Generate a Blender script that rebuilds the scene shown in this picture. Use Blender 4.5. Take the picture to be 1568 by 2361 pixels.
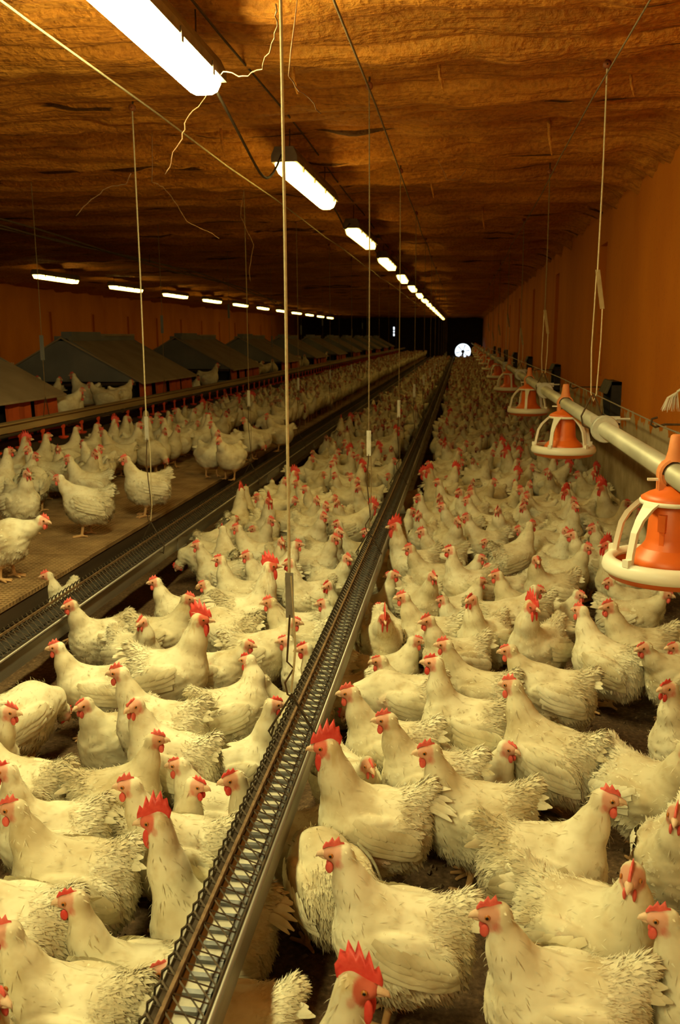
import bpy, math, random
import numpy as np
from mathutils import Matrix, Vector

scene = bpy.context.scene
for _o in list(bpy.data.objects):
    bpy.data.objects.remove(_o, do_unlink=True)
COL = scene.collection

# ------------------------------------------------------------------ camera
cam_data = bpy.data.cameras.new('camera')
cam_data.sensor_fit = 'VERTICAL'
cam_data.sensor_height = 36.0
cam_data.lens = 31.99
cam_data.clip_start = 0.05
cam_data.clip_end = 200
cam_data.dof.use_dof = True
cam_data.dof.focus_distance = 3.0
cam_data.dof.aperture_fstop = 7.0
cam = bpy.data.objects.new('camera', cam_data)
COL.objects.link(cam)
CR = ((0.99151088, -0.01978819, 0.12850914),
      (0.12993301, 0.1877068, -0.97359312),
      (-0.00485639, 0.98202576, 0.18868447))
cam.matrix_world = Matrix(((*CR[0], 0.0), (*CR[1], 0.0), (*CR[2], 1.7), (0, 0, 0, 1)))
scene.camera = cam

# ------------------------------------------------------------------ daylight outside (seen only through the fan and a gap in the end wall)
world = bpy.data.worlds.new('world')
scene.world = world
world.use_nodes = True
world.node_tree.nodes['Background'].inputs[0].default_value = (0.80, 0.90, 1.0, 1)
world.node_tree.nodes['Background'].inputs[1].default_value = 2.2

# ------------------------------------------------------------------ view
vs = scene.view_settings
vs.view_transform = 'Standard'
vs.look = 'None'
vs.gamma = 1.0
vs.use_curve_mapping = False
vs.exposure = 0.0
scene.cycles.max_bounces = 6
scene.cycles.diffuse_bounces = 3
scene.cycles.glossy_bounces = 2
scene.cycles.transmission_bounces = 2

# lamp strength and tint graded by distance to imitate falloff and paler highlights
LAMP_NEAR, NEAR_COLOR = 98.0, (1.0, 0.90, 0.38)
LAMP_MID, MID_COLOR = 22.0, (1.0, 0.72, 0.17)
LAMP_FAR, FAR_COLOR = 8.5, (1.0, 0.66, 0.135)
LAMP_SIDE, SIDE_COLOR = 14.0, (1.0, 0.68, 0.14)

# ------------------------------------------------------------------ room measures
XR, XL, YB, YE, ZC = 1.48, -11.6, -6.0, 66.0, 3.2
SLAT, LAND = 0.38, 0.80
TRX, TRZ = -0.520, 0.402          # floor trough: centre line and lip height
TLX, TLZ = -1.99, 0.348           # trough along the slatted platform

# ------------------------------------------------------------------ small toolbox
def mat(name, color=(0.8, 0.8, 0.8), rough=0.6, metal=0.0, spec=0.4):
    m = bpy.data.materials.new(name)
    m.use_nodes = True
    b = m.node_tree.nodes['Principled BSDF']
    b.inputs['Base Color'].default_value = (*color, 1)
    b.inputs['Roughness'].default_value = rough
    b.inputs['Metallic'].default_value = metal
    b.inputs['Specular IOR Level'].default_value = spec
    return m

def N(m, t, **kw):
    n = m.node_tree.nodes.new(t)
    for k, v in kw.items():
        setattr(n, k, v)
    return n

def L(m, a, b):
    m.node_tree.links.new(a, b)

def ramp(m, fac, stops):
    r = N(m, 'ShaderNodeValToRGB')
    el = r.color_ramp.elements
    while len(el) < len(stops):
        el.new(0.5)
    for e, (p, c) in zip(el, stops):
        e.position = p
        e.color = (*c, 1)
    L(m, fac, r.inputs[0])
    return r

def noise(m, scale, detail=4.0, stretch=(1, 1, 1), coord='Object', rough=0.55):
    tc = N(m, 'ShaderNodeTexCoord')
    mp = N(m, 'ShaderNodeMapping')
    mp.inputs['Scale'].default_value = stretch
    L(m, tc.outputs[coord], mp.inputs[0])
    n = N(m, 'ShaderNodeTexNoise')
    n.inputs['Scale'].default_value = scale
    n.inputs['Detail'].default_value = detail
    n.inputs['Roughness'].default_value = rough
    L(m, mp.outputs[0], n.inputs['Vector'])
    return n

def mixc(m, fac, a, b, mode='MIX'):
    x = N(m, 'ShaderNodeMix', data_type='RGBA', blend_type=mode)
    if isinstance(fac, (int, float)):
        x.inputs[0].default_value = fac
    else:
        L(m, fac, x.inputs[0])
    for s, v in ((6, a), (7, b)):
        if isinstance(v, tuple):
            x.inputs[s].default_value = (*v, 1)
        else:
            L(m, v, x.inputs[s])
    return x.outputs[2]

def bump(m, height, strength=0.3, dist=0.02):
    b = N(m, 'ShaderNodeBump')
    b.inputs['Strength'].default_value = strength
    b.inputs['Distance'].default_value = dist
    L(m, height, b.inputs['Height'])
    L(m, b.outputs[0], m.node_tree.nodes['Principled BSDF'].inputs['Normal'])

def base(m, out):
    L(m, out, m.node_tree.nodes['Principled BSDF'].inputs['Base Color'])

def noisy(name, c1, c2, scale=8, stretch=(1, 1, 1), rough=0.6, metal=0.0, bs=0.2, bd=0.01, spec=0.3):
    m = mat(name, c1, rough, metal, spec)
    n = noise(m, scale, 5, stretch)
    r = ramp(m, n.outputs[0], [(0.3, c1), (0.7, c2)])
    base(m, r.outputs[0])
    if bs:
        bump(m, n.outputs[0], bs, bd)
    return m

class MB:
    """collects faces for one mesh"""
    def __init__(self):
        self.v, self.f, self.mi = [], [], []
    def add(self, vs_, fs_, mi=0):
        o = len(self.v)
        self.v.extend([tuple(map(float, p)) for p in vs_])
        self.f.extend([tuple(i + o for i in q) for q in fs_])
        self.mi.extend([mi] * len(fs_))
        return self
    def box(self, x0, x1, y0, y1, z0, z1, mi=0):
        v = [(x, y, z) for z in (z0, z1) for y in (y0, y1) for x in (x0, x1)]
        return self.add(v, [(0, 2, 3, 1), (4, 5, 7, 6), (0, 1, 5, 4), (2, 6, 7, 3), (0, 4, 6, 2), (1, 3, 7, 5)], mi)
    def tube(self, pts, r, n=6, mi=0, cap=True):
        P = np.array(pts, float)
        k = len(P)
        R = np.full(k, r) if np.isscalar(r) else np.array(r, float)
        T = np.gradient(P, axis=0)
        T /= np.linalg.norm(T, axis=1)[:, None] + 1e-12
        up = np.array([0, 0, 1.0]) if abs(T[0][2]) < 0.9 else np.array([1.0, 0, 0])
        vs_ = []
        for i in range(k):
            a = np.cross(T[i], up); a /= np.linalg.norm(a) + 1e-12
            b = np.cross(T[i], a)
            up = np.cross(a, T[i]) if np.linalg.norm(np.cross(a, T[i])) > 0 else up
            for j in range(n):
                t = 2 * math.pi * j / n
                vs_.append(P[i] + R[i] * (math.cos(t) * a + math.sin(t) * b))
        fs_ = [(i * n + j, i * n + (j + 1) % n, (i + 1) * n + (j + 1) % n, (i + 1) * n + j) for i in range(k - 1) for j in range(n)]
        if cap:
            fs_ += [tuple(range(n))[::-1], tuple((k - 1) * n + j for j in range(n))]
        return self.add(vs_, fs_, mi)
    def lathe(self, prof, n=24, c=(0, 0, 0), mi=0, axis='z'):
        vs_ = []
        for (r, z) in prof:
            for j in range(n):
                t = 2 * math.pi * j / n
                p = (r * math.cos(t), r * math.sin(t), z)
                if axis == 'y':
                    p = (p[0], p[2], p[1])
                vs_.append((c[0] + p[0], c[1] + p[1], c[2] + p[2]))
        k = len(prof)
        fs_ = [(i * n + j, i * n + (j + 1) % n, (i + 1) * n + (j + 1) % n, (i + 1) * n + j) for i in range(k - 1) for j in range(n)]
        return self.add(vs_, fs_, mi)
    def extrude_y(self, prof, y0, y1, mi=0, closed=True, cap=True):
        k = len(prof)
        vs_ = [(x, y0, z) for x, z in prof] + [(x, y1, z) for x, z in prof]
        fs_ = [(i, (i + 1) % k, k + (i + 1) % k, k + i) for i in range(k if closed else k - 1)]
        if cap and closed:
            fs_ += [tuple(range(k))[::-1], tuple(range(k, 2 * k))]
        return self.add(vs_, fs_, mi)
    def mesh(self, name, mats, smooth=False):
        me = bpy.data.meshes.new(name)
        me.from_pydata(self.v, [], self.f)
        for m in (mats if isinstance(mats, (list, tuple)) else [mats]):
            me.materials.append(m)
        if any(self.mi):
            me.polygons.foreach_set('material_index', self.mi)
        me.polygons.foreach_set('use_smooth', [smooth] * len(me.polygons))
        me.update()
        return me
    def build(self, name, mats, parent=None, smooth=False, loc=None):
        return link(name, self.mesh(name, mats, smooth), parent, loc)

def link(name, me, parent=None, loc=None):
    o = bpy.data.objects.new(name, me)
    COL.objects.link(o)
    if parent is not None:
        o.parent = parent
    if loc is not None:
        o.location = loc
    return o

def tag(o, label, cat, group=None):
    o['label'] = label
    o['category'] = cat
    if group:
        o['group'] = group
    return o

def empty(name, loc, label, cat, group=None, rz=0.0):
    o = bpy.data.objects.new(name, None)
    o.empty_display_size = 0.05
    COL.objects.link(o)
    o.location = loc
    o.rotation_euler = (0, 0, rz)
    return tag(o, label, cat, group)

def struct(o):
    o['kind'] = 'structure'
    return o

def np_mesh(name, V, F, mats, smooth=True, col=None):
    """V (n,3), F (m,4) or (m,3) numpy"""
    me = bpy.data.meshes.new(name)
    me.vertices.add(len(V))
    me.vertices.foreach_set('co', np.ascontiguousarray(V, dtype=np.float32).ravel())
    k = F.shape[1]
    me.loops.add(F.size)
    me.loops.foreach_set('vertex_index', np.ascontiguousarray(F, dtype=np.int32).ravel())
    me.polygons.add(len(F))
    me.polygons.foreach_set('loop_start', np.arange(0, F.size, k, dtype=np.int32))
    for m in (mats if isinstance(mats, (list, tuple)) else [mats]):
        me.materials.append(m)
    if col is not None:
        a = me.color_attributes.new('Col', 'FLOAT_COLOR', 'POINT')
        c4 = np.ones((len(V), 4), np.float32)
        c4[:, :3] = col
        a.data.foreach_set('color', c4.ravel())
    me.update(calc_edges=True)
    me.polygons.foreach_set('use_smooth', np.full(len(F), smooth, dtype=bool))
    return me

def vnoise(x, y, seed=0):
    x = np.asarray(x, float); y = np.asarray(y, float)
    xi = np.floor(x).astype(np.int64); yi = np.floor(y).astype(np.int64)
    fx = x - xi; fy = y - yi
    fx = fx * fx * (3 - 2 * fx); fy = fy * fy * (3 - 2 * fy)
    def h(a, b):
        n = (a * 374761393 + b * 668265263 + seed * 974634533) & 0x7fffffff
        n = ((n ^ (n >> 13)) * 1274126177) & 0x7fffffff
        return ((n ^ (n >> 16)) & 0xffff) / 65535.0
    return (h(xi, yi) * (1 - fx) + h(xi + 1, yi) * fx) * (1 - fy) + (h(xi, yi + 1) * (1 - fx) + h(xi + 1, yi + 1) * fx) * fy

def grid_mesh(name, xs, ys, zf, mats, flip=False):
    X, Y = np.meshgrid(xs, ys)
    Z = zf(X, Y)
    V = np.stack([X.ravel(), Y.ravel(), Z.ravel()], 1)
    nx, ny = len(xs), len(ys)
    i = (np.arange(ny - 1)[:, None] * nx + np.arange(nx - 1)[None, :]).ravel()
    F = np.stack([i, i + 1, i + nx + 1, i + nx], 1)
    if flip:
        F = F[:, ::-1]
    return np_mesh(name, V, F, mats, True)

# ------------------------------------------------------------------ materials
M = {}
m = M['foam'] = mat('spray foam', (0.4, 0.17, 0.03), 0.75, 0, 0.25)
n1 = noise(m, 1.6, 3, (0.40, 1.6, 1)); n2 = noise(m, 9, 4, (0.14, 1.6, 1), rough=0.65); n3 = noise(m, 2.4, 4, (0.26, 3.0, 1), rough=0.6); n4 = noise(m, 30, 3)
r1 = ramp(m, n1.outputs[0], [(0.30, (0.40, 0.135, 0.012)), (0.52, (0.56, 0.205, 0.019)), (0.72, (0.68, 0.29, 0.036))])
r2 = ramp(m, n4.outputs[0], [(0.36, (0.62, 0.55, 0.48)), (0.56, (1, 1, 1))])
crack = ramp(m, n3.outputs[0], [(0.355, (0.10, 0.09, 0.09)), (0.378, (1, 1, 1))])
cc = mixc(m, 0.7, r1.outputs[0], r2.outputs[0], 'MULTIPLY')
base(m, mixc(m, 0.9, cc, crack.outputs[0], 'MULTIPLY'))
hm = N(m, 'ShaderNodeMath', operation='MULTIPLY_ADD'); hm.inputs[1].default_value = 0.45
L(m, n4.outputs[0], hm.inputs[0]); L(m, n2.outputs[0], hm.inputs[2])
bump(m, hm.outputs[0], 0.8, 0.05)

m = M['plaster'] = mat('ochre plaster', (0.5, 0.2, 0.03), 0.8, 0, 0.2)
n1 = noise(m, 0.9, 4, (1, 1, 0.5)); n2 = noise(m, 5, 5); n3 = noise(m, 28, 2)
och = ramp(m, n1.outputs[0], [(0.3, (0.48, 0.130, 0.006)), (0.7, (0.66, 0.215, 0.013))])
gre = ramp(m, n2.outputs[0], [(0.3, (0.36, 0.28, 0.165)), (0.7, (0.58, 0.49, 0.33))])
tc = N(m, 'ShaderNodeTexCoord'); sp = N(m, 'ShaderNodeSeparateXYZ'); L(m, tc.outputs['Object'], sp.inputs[0])
ad = N(m, 'ShaderNodeMath', operation='MULTIPLY_ADD'); ad.inputs[1].default_value = -0.65
L(m, n2.outputs[0], ad.inputs[0]); L(m, sp.outputs[2], ad.inputs[2])
pe = ramp(m, ad.outputs[0], [(0.66, (0, 0, 0)), (0.675, (1, 1, 1))])
sepk = ramp(m, n3.outputs[0], [(0.30, (0.75, 0.72, 0.7)), (0.36, (1, 1, 1))])
base(m, mixc(m, 0.6, mixc(m, pe.outputs[0], gre.outputs[0], och.outputs[0]), sepk.outputs[0], 'MULTIPLY'))
bump(m, n2.outputs[0], 0.25, 0.02)

m = M['litter'] = mat('litter', (0.08, 0.05, 0.03), 0.95, 0, 0.15)
n1 = noise(m, 2.0, 6); n2 = noise(m, 60, 4); n3 = noise(m, 12, 5)
r1 = ramp(m, n1.outputs[0], [(0.3, (0.085, 0.050, 0.027)), (0.7, (0.19, 0.118, 0.062))])
r2 = ramp(m, n2.outputs[0], [(0.35, (0.45, 0.42, 0.4)), (0.6, (1, 1, 1)), (0.74, (1.9, 1.8, 1.6))])
base(m, mixc(m, 0.8, r1.outputs[0], r2.outputs[0], 'MULTIPLY'))
bump(m, n3.outputs[0], 0.8, 0.03)

M['clod'] = noisy('litter clod', (0.08, 0.05, 0.028), (0.22, 0.15, 0.085), 30, rough=0.95, bs=0)
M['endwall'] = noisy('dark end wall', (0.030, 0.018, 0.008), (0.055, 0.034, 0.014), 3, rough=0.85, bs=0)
M['galv'] = noisy('galvanised steel', (0.20, 0.18, 0.145), (0.34, 0.31, 0.26), 18, (1, 0.08, 1), 0.42, 0.55, 0.05, 0.004, 0.5)
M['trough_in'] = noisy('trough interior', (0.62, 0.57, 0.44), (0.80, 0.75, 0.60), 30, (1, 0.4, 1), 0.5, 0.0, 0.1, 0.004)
M['dark_in'] = noisy('dark trough interior', (0.03, 0.024, 0.016), (0.08, 0.06, 0.04), 30, rough=0.8, bs=0)  # much darker tone for the inside of the platform trough
M['wire'] = noisy('dark wire', (0.035, 0.028, 0.02), (0.10, 0.07, 0.04), 40, rough=0.5, metal=0.5, bs=0)
M['rustbar'] = noisy('rusty bar', (0.10, 0.055, 0.025), (0.24, 0.15, 0.075), 50, rough=0.7, metal=0.3, bs=0)
M['chain'] = noisy('chain steel', (0.10, 0.10, 0.105), (0.22, 0.22, 0.22), 30, rough=0.4, metal=0.6, bs=0)
M['zinc'] = noisy('zinc plate', (0.42, 0.40, 0.33), (0.58, 0.55, 0.46), 20, rough=0.45, metal=0.3, bs=0)
M['feed'] = noisy('feed meal', (0.42, 0.30, 0.15), (0.62, 0.48, 0.28), 90, rough=0.95, bs=0.6, bd=0.006)
M['slat'] = noisy('dirty slat plastic', (0.19, 0.11, 0.045), (0.40, 0.26, 0.12), 5, rough=0.85, bs=0.3)
M['wood'] = noisy('weathered wood', (0.22, 0.145, 0.06), (0.40, 0.28, 0.13), 9, (1, 0.08, 1), 0.8, 0, 0.2)
M['darkwood'] = noisy('dark wood', (0.035, 0.022, 0.012), (0.075, 0.048, 0.025), 9, (1, 0.1, 1), 0.85, 0, 0.1)
M['rope'] = noisy('cord', (0.46, 0.37, 0.20), (0.62, 0.52, 0.32), 60, rough=0.85, bs=0)
M['darkrope'] = noisy('dusty cord', (0.14, 0.095, 0.045), (0.24, 0.165, 0.08), 60, rough=0.85, bs=0)
M['cable'] = noisy('dark cable', (0.05, 0.032, 0.016), (0.10, 0.062, 0.028), 30, rough=0.8, bs=0)
M['web'] = noisy('dusty cobweb', (0.26, 0.14, 0.07), (0.36, 0.21, 0.11), 40, rough=0.95, bs=0)
M['pipe'] = noisy('dusty feed pipe', (0.33, 0.30, 0.21), (0.52, 0.48, 0.36), 4, (2, 0.6, 2), 0.5, 0.25, 0.05, 0.004, 0.4)
M['orange'] = noisy('orange plastic', (0.72, 0.125, 0.012), (0.80, 0.17, 0.022), 6, rough=0.42, bs=0, spec=0.5)
M['palorange'] = noisy('dusty orange plastic', (0.62, 0.18, 0.05), (0.72, 0.26, 0.09), 14, rough=0.6, bs=0)
M['white'] = noisy('cream plastic', (0.80, 0.74, 0.58), (0.86, 0.81, 0.67), 5, rough=0.4, bs=0, spec=0.5)
M['cup'] = mat('red orange cup', (0.62, 0.060, 0.012), 0.45)
M['roof'] = noisy('dusty roof sheet', (0.24, 0.185, 0.12), (0.34, 0.27, 0.18), 3, (1, 1, 1), 0.75, 0, 0.05)
M['gable'] = noisy('grey gable sheet', (0.13, 0.135, 0.14), (0.20, 0.20, 0.195), 2, rough=0.7, bs=0)
M['nestdark'] = mat('nest interior', (0.018, 0.014, 0.010), 0.9)
M['curtain'] = noisy('orange curtain', (0.36, 0.060, 0.012), (0.50, 0.095, 0.020), 7, rough=0.7, bs=0.1)
M['black'] = noisy('black vent plastic', (0.018, 0.016, 0.014), (0.040, 0.035, 0.030), 10, rough=0.6, bs=0)
M['ventlid'] = noisy('dusty vent lid', (0.07, 0.065, 0.05), (0.13, 0.115, 0.085), 10, rough=0.7, bs=0)
M['housing'] = noisy('lamp housing', (0.13, 0.105, 0.08), (0.22, 0.18, 0.13), 12, rough=0.6, bs=0)
M['pulley'] = mat('pulley red', (0.26, 0.07, 0.015), 0.6)
M['iron'] = noisy('rusty iron', (0.05, 0.03, 0.015), (0.12, 0.07, 0.03), 30, rough=0.8, metal=0.3, bs=0)
M['fanblade'] = mat('fan blade', (0.10, 0.10, 0.10), 0.5, 0.4)
def emitter(name, k, col):
    e = bpy.data.materials.new(name)
    e.use_nodes = True
    b_ = e.node_tree.nodes['Principled BSDF']
    b_.inputs['Base Color'].default_value = (0.8, 0.8, 0.75, 1)
    b_.inputs['Emission Color'].default_value = (*col, 1)
    b_.inputs['Emission Strength'].default_value = k
    return e
M['lit_near'] = emitter('lit diffuser', LAMP_NEAR, NEAR_COLOR)
M['lit_mid'] = emitter('lit mid diffuser', LAMP_MID, MID_COLOR)  # weaker, more orange copy of the near diffuser, first step of the falloff
M['lit_side'] = emitter('lit side row diffuser', LAMP_SIDE, SIDE_COLOR)
M['lit_far'] = emitter('lit far diffuser', LAMP_FAR, FAR_COLOR)  # weakest, most orange copy, set to imitate light fading with depth

# feathers: vertex colour carries face, shank and bare-skin zones
m = M['feather'] = mat('white feather', (0.8, 0.76, 0.62), 0.8, 0, 0.2)
at = N(m, 'ShaderNodeVertexColor', layer_name='Col')
oi = N(m, 'ShaderNodeObjectInfo')
tc = N(m, 'ShaderNodeTexCoord')
vm = N(m, 'ShaderNodeVectorMath', operation='ADD')
cb = N(m, 'ShaderNodeVectorMath', operation='SCALE'); cb.inputs[0].default_value = (37, 91, 53)
L(m, oi.outputs['Random'], cb.inputs['Scale']); L(m, tc.outputs['Object'], vm.inputs[0]); L(m, cb.outputs[0], vm.inputs[1])
def on(scale, detail, st=(1, 1, 1)):
    mp = N(m, 'ShaderNodeMapping'); mp.inputs['Scale'].default_value = st
    L(m, vm.outputs[0], mp.inputs[0])
    q = N(m, 'ShaderNodeTexNoise'); q.inputs['Scale'].default_value = scale; q.inputs['Detail'].default_value = detail
    L(m, mp.outputs[0], q.inputs['Vector'])
    return q
d1 = on(9, 3); d2 = on(60, 1.5, (0.4, 1, 1)); d3 = on(26, 2)
dirt = ramp(m, d1.outputs[0], [(0.30, (0.62, 0.53, 0.40)), (0.56, (1, 1, 1))])
spots = ramp(m, d3.outputs[0], [(0.26, (0.78, 0.70, 0.58)), (0.46, (1, 1, 1))])
pale = ramp(m, oi.outputs['Random'], [(0.0, (0.80, 0.76, 0.68)), (0.5, (0.97, 0.96, 0.93)), (1.0, (1.0, 1.0, 1.0))])
c = mixc(m, 0.75, at.outputs[0], dirt.outputs[0], 'MULTIPLY')
c = mixc(m, 0.6, c, spots.outputs[0], 'MULTIPLY')
c = mixc(m, 1.0, c, pale.outputs[0], 'MULTIPLY')
base(m, c)
bump(m, d2.outputs[0], 0.25, 0.004)
M['comb'] = noisy('red comb', (0.60, 0.035, 0.028), (0.74, 0.085, 0.062), 60, rough=0.5, bs=0.4, bd=0.003, spec=0.4)
M['pinkcomb'] = noisy('pink comb', (0.66, 0.085, 0.068), (0.78, 0.16, 0.12), 60, rough=0.55, bs=0.4, bd=0.003)
M['beak'] = noisy('horn beak', (0.66, 0.42, 0.26), (0.78, 0.58, 0.40), 60, rough=0.45, bs=0)
M['iris'] = mat('amber iris', (0.45, 0.16, 0.03), 0.3)
M['pupil'] = mat('black pupil', (0.01, 0.008, 0.006), 0.15, 0, 0.6)

# ------------------------------------------------------------------ the barn shell
def ceil_z(X, Y):
    Yw = Y + 0.22 * (vnoise(X * 0.45, Y * 0.7, 3) - 0.5) + 0.05 * (vnoise(X * 1.9, Y * 2.5, 4) - 0.5)
    t = Yw / 0.30 + 0.5 * vnoise(Yw * 0.9, 0 * Y, 9)
    k = np.floor(t); f = t - k
    amp = 0.25 + 0.9 * vnoise(X * 0.5, k * 7.3, 5)
    bead = np.sqrt(np.clip(1 - (2 * f - 1) ** 2, 0, 1)) * amp
    t2 = Yw / 0.115 + 0.4 * vnoise(X * 0.8, Yw * 3, 6)
    f2 = t2 - np.floor(t2)
    fine = np.sqrt(np.clip(1 - (2 * f2 - 1) ** 2, 0, 1)) * (0.2 + vnoise(X * 1.1, np.floor(t2) * 3.1, 7))
    big = 0.5 + 0.5 * np.cos(2 * math.pi * (Yw + 0.15 * vnoise(X * 0.3, Y * 0.2, 8)) / 1.22)
    lump = vnoise(X * 2.2, Y * 6, 10) * vnoise(X * 5, Y * 14, 11)
    lump2 = vnoise(X * 9, Y * 22, 14)
    drop = 0.105 * bead * (0.75 + 0.5 * vnoise(X * 4, Y * 3, 13)) + 0.024 * fine + 0.07 * big ** 3 + 0.05 * lump + 0.012 * lump2
    s = np.clip((X - (XR - 0.34)) / 0.38, 0, 1)
    fil = 0.13 * s * s * (0.75 + 0.5 * vnoise(Yw * 1.3, 0 * X, 12))
    return ZC - drop - fil

ys = np.concatenate([np.arange(YB, 3.2, 0.12), np.arange(3.2, 9, 0.017), np.arange(9, 15, 0.03), np.arange(15, YE + 0.1, 0.085)])
xs = np.concatenate([np.arange(XL, -3.2, 0.15), np.arange(-3.2, XR + 0.08, 0.05)])
struct(link('ceiling', grid_mesh('ceiling', xs, ys, ceil_z, M['foam'], flip=True)))

def floor_z(X, Y):
    return 0.014 * vnoise(X * 6, Y * 6, 21) + 0.012 * vnoise(X * 16, Y * 16, 22) - 0.016
ys = np.concatenate([np.arange(YB, 0.9, 0.3), np.arange(0.9, 8, 0.045), np.arange(8, YE + 0.3, 0.25)])
xs = np.concatenate([np.arange(XL, -2.3, 0.4), np.arange(-2.3, XR + 0.1, 0.045)])
struct(link('floor', grid_mesh('floor', xs, ys, floor_z, M['litter'])))

# right wall: plaster with upright recesses, each recess real depth
w = MB()
w.box(XR + 0.07, XR + 0.22, YB, YE, -0.05, ZC + 0.1)
REC = [(10.3 + 4.75 * k, 0.52) for k in range(12)]
y = YB
for (yc, wd) in REC:
    w.box(XR, XR + 0.07, y, yc - wd / 2, -0.05, ZC + 0.1)
    w.box(XR, XR + 0.07, yc - wd / 2, yc + wd / 2, 2.66, ZC + 0.1)
    w.box(XR, XR + 0.07, yc - wd / 2, yc + wd / 2, -0.05, 1.28)
    y = yc + wd / 2
w.box(XR, XR + 0.07, y, YE, -0.05, ZC + 0.1)
struct(w.build('wall_right', M['plaster']))
w = MB()
w.box(XL - 0.2, XL - 0.06, YB, YE, -0.05, ZC + 0.1)
y = YB
for k in range(18):
    yc = 9.6 + 3.1 * k
    w.box(XL - 0.06, XL, y, yc - 0.14, -0.05, ZC + 0.1)
    w.box(XL - 0.06, XL, yc - 0.14, yc + 0.14, 2.45, ZC + 0.1)
    w.box(XL - 0.06, XL, yc - 0.14, yc + 0.14, -0.05, 1.0)
    y = yc + 0.14
w.box(XL - 0.06, XL, y, YE, -0.05, ZC + 0.1)
struct(w.build('wall_left', M['plaster']))
struct(MB().box(XL - 0.2, XR + 0.22, YB - 0.15, YB, -0.05, ZC + 0.1).build('wall_front', M['plaster']))
# end wall with a square opening for the fan and a narrow gap
FX, FZ, FR = 0.12, 0.66, 0.55
GX, GZ0, GZ1 = -4.78, 1.76, 2.40
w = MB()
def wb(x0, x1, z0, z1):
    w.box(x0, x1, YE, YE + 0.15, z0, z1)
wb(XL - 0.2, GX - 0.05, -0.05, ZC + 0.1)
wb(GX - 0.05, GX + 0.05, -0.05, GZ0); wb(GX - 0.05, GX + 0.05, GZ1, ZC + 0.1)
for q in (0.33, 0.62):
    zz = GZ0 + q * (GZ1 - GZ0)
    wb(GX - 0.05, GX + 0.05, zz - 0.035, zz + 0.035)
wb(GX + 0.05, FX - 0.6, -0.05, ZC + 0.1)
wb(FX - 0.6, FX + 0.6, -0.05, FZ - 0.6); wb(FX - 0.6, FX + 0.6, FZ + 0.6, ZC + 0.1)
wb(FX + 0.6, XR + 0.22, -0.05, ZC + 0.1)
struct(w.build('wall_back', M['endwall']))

# end wall fan: plate with round hole, hub, blades, motor post
fan = empty('exhaust_fan', (FX, YE, FZ), 'round exhaust fan bright with daylight in the dark end wall', 'fan')
f = MB(); n = 40
for k in range(n):
    a0, a1 = 2 * math.pi * k / n, 2 * math.pi * (k + 1) / n
    def sq(a):
        s = 0.61 / max(abs(math.cos(a)), abs(math.sin(a))); return (s * math.cos(a), s * math.sin(a))
    p = [(FR * math.cos(a0), FR * math.sin(a0)), (FR * math.cos(a1), FR * math.sin(a1)), sq(a1), sq(a0)]
    f.add([(x, 0.0, z) for x, z in p] + [(x, 0.10, z) for x, z in p], [(0, 1, 2, 3), (7, 6, 5, 4), (0, 4, 5, 1)])
f.build('fan_plate', M['endwall'], fan)
MB().lathe([(0.001, -0.06), (0.11, -0.06), (0.12, 0.0), (0.12, 0.08), (0.001, 0.08)], 20, axis='y').build('hub', M['fanblade'], fan, True)
for k in range(6):
    a = k * math.pi / 3 + 0.2
    ca, sa = math.cos(a), math.sin(a)
    b = MB()
    pr = [(0.10, -0.02, -0.02), (0.50, -0.035, 0.0), (0.50, 0.035, 0.03), (0.10, 0.02, 0.03)]
    v = [(r * ca - t * sa, dy, r * sa + t * ca) for r, t, dy in pr] + [(r * ca - t * sa, dy + 0.012, r * sa + t * ca) for r, t, dy in pr]
    b.add(v, [(0, 1, 2, 3), (7, 6, 5, 4), (0, 4, 5, 1), (1, 5, 6, 2), (2, 6, 7, 3), (3, 7, 4, 0)])
    b.build('blade', M['fanblade'], fan)
MB().box(-0.06, 0.06, -0.10, 0.02, -0.55, 0.02).build('motor_post', M['fanblade'], fan)

# loose crumbs of litter
rng = np.random.default_rng(5)
V, F = [], []
k = 5200
cx_ = rng.uniform(-1.9, 1.45, k); cy_ = 1.0 + 6.0 * rng.random(k) ** 1.4; cs = 0.003 + 0.011 * rng.random(k) ** 3
for i in range(k):
    o = len(V)
    z0 = float(floor_z(cx_[i], cy_[i]))
    for j in range(5):
        a = j * 2.094 + rng.random()
        p = (math.cos(a), math.sin(a), 0) if j < 3 else ((0.2, 0.1, 0.9) if j == 3 else (0, 0, -0.4))
        V.append((cx_[i] + cs[i] * p[0], cy_[i] + cs[i] * p[1], z0 + cs[i] * (p[2] + 0.2)))
    F += [(o, o + 1, o + 3), (o + 1, o + 2, o + 3), (o + 2, o, o + 3), (o, o + 4, o + 1), (o + 1, o + 4, o + 2), (o + 2, o + 4, o)]
o = link('litter_crumbs', np_mesh('litter_crumbs', np.array(V), np.array(F), M['clod'], False))
tag(o, 'dark crumbs of litter scattered over the barn floor', 'litter'); o['kind'] = 'stuff'

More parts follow.
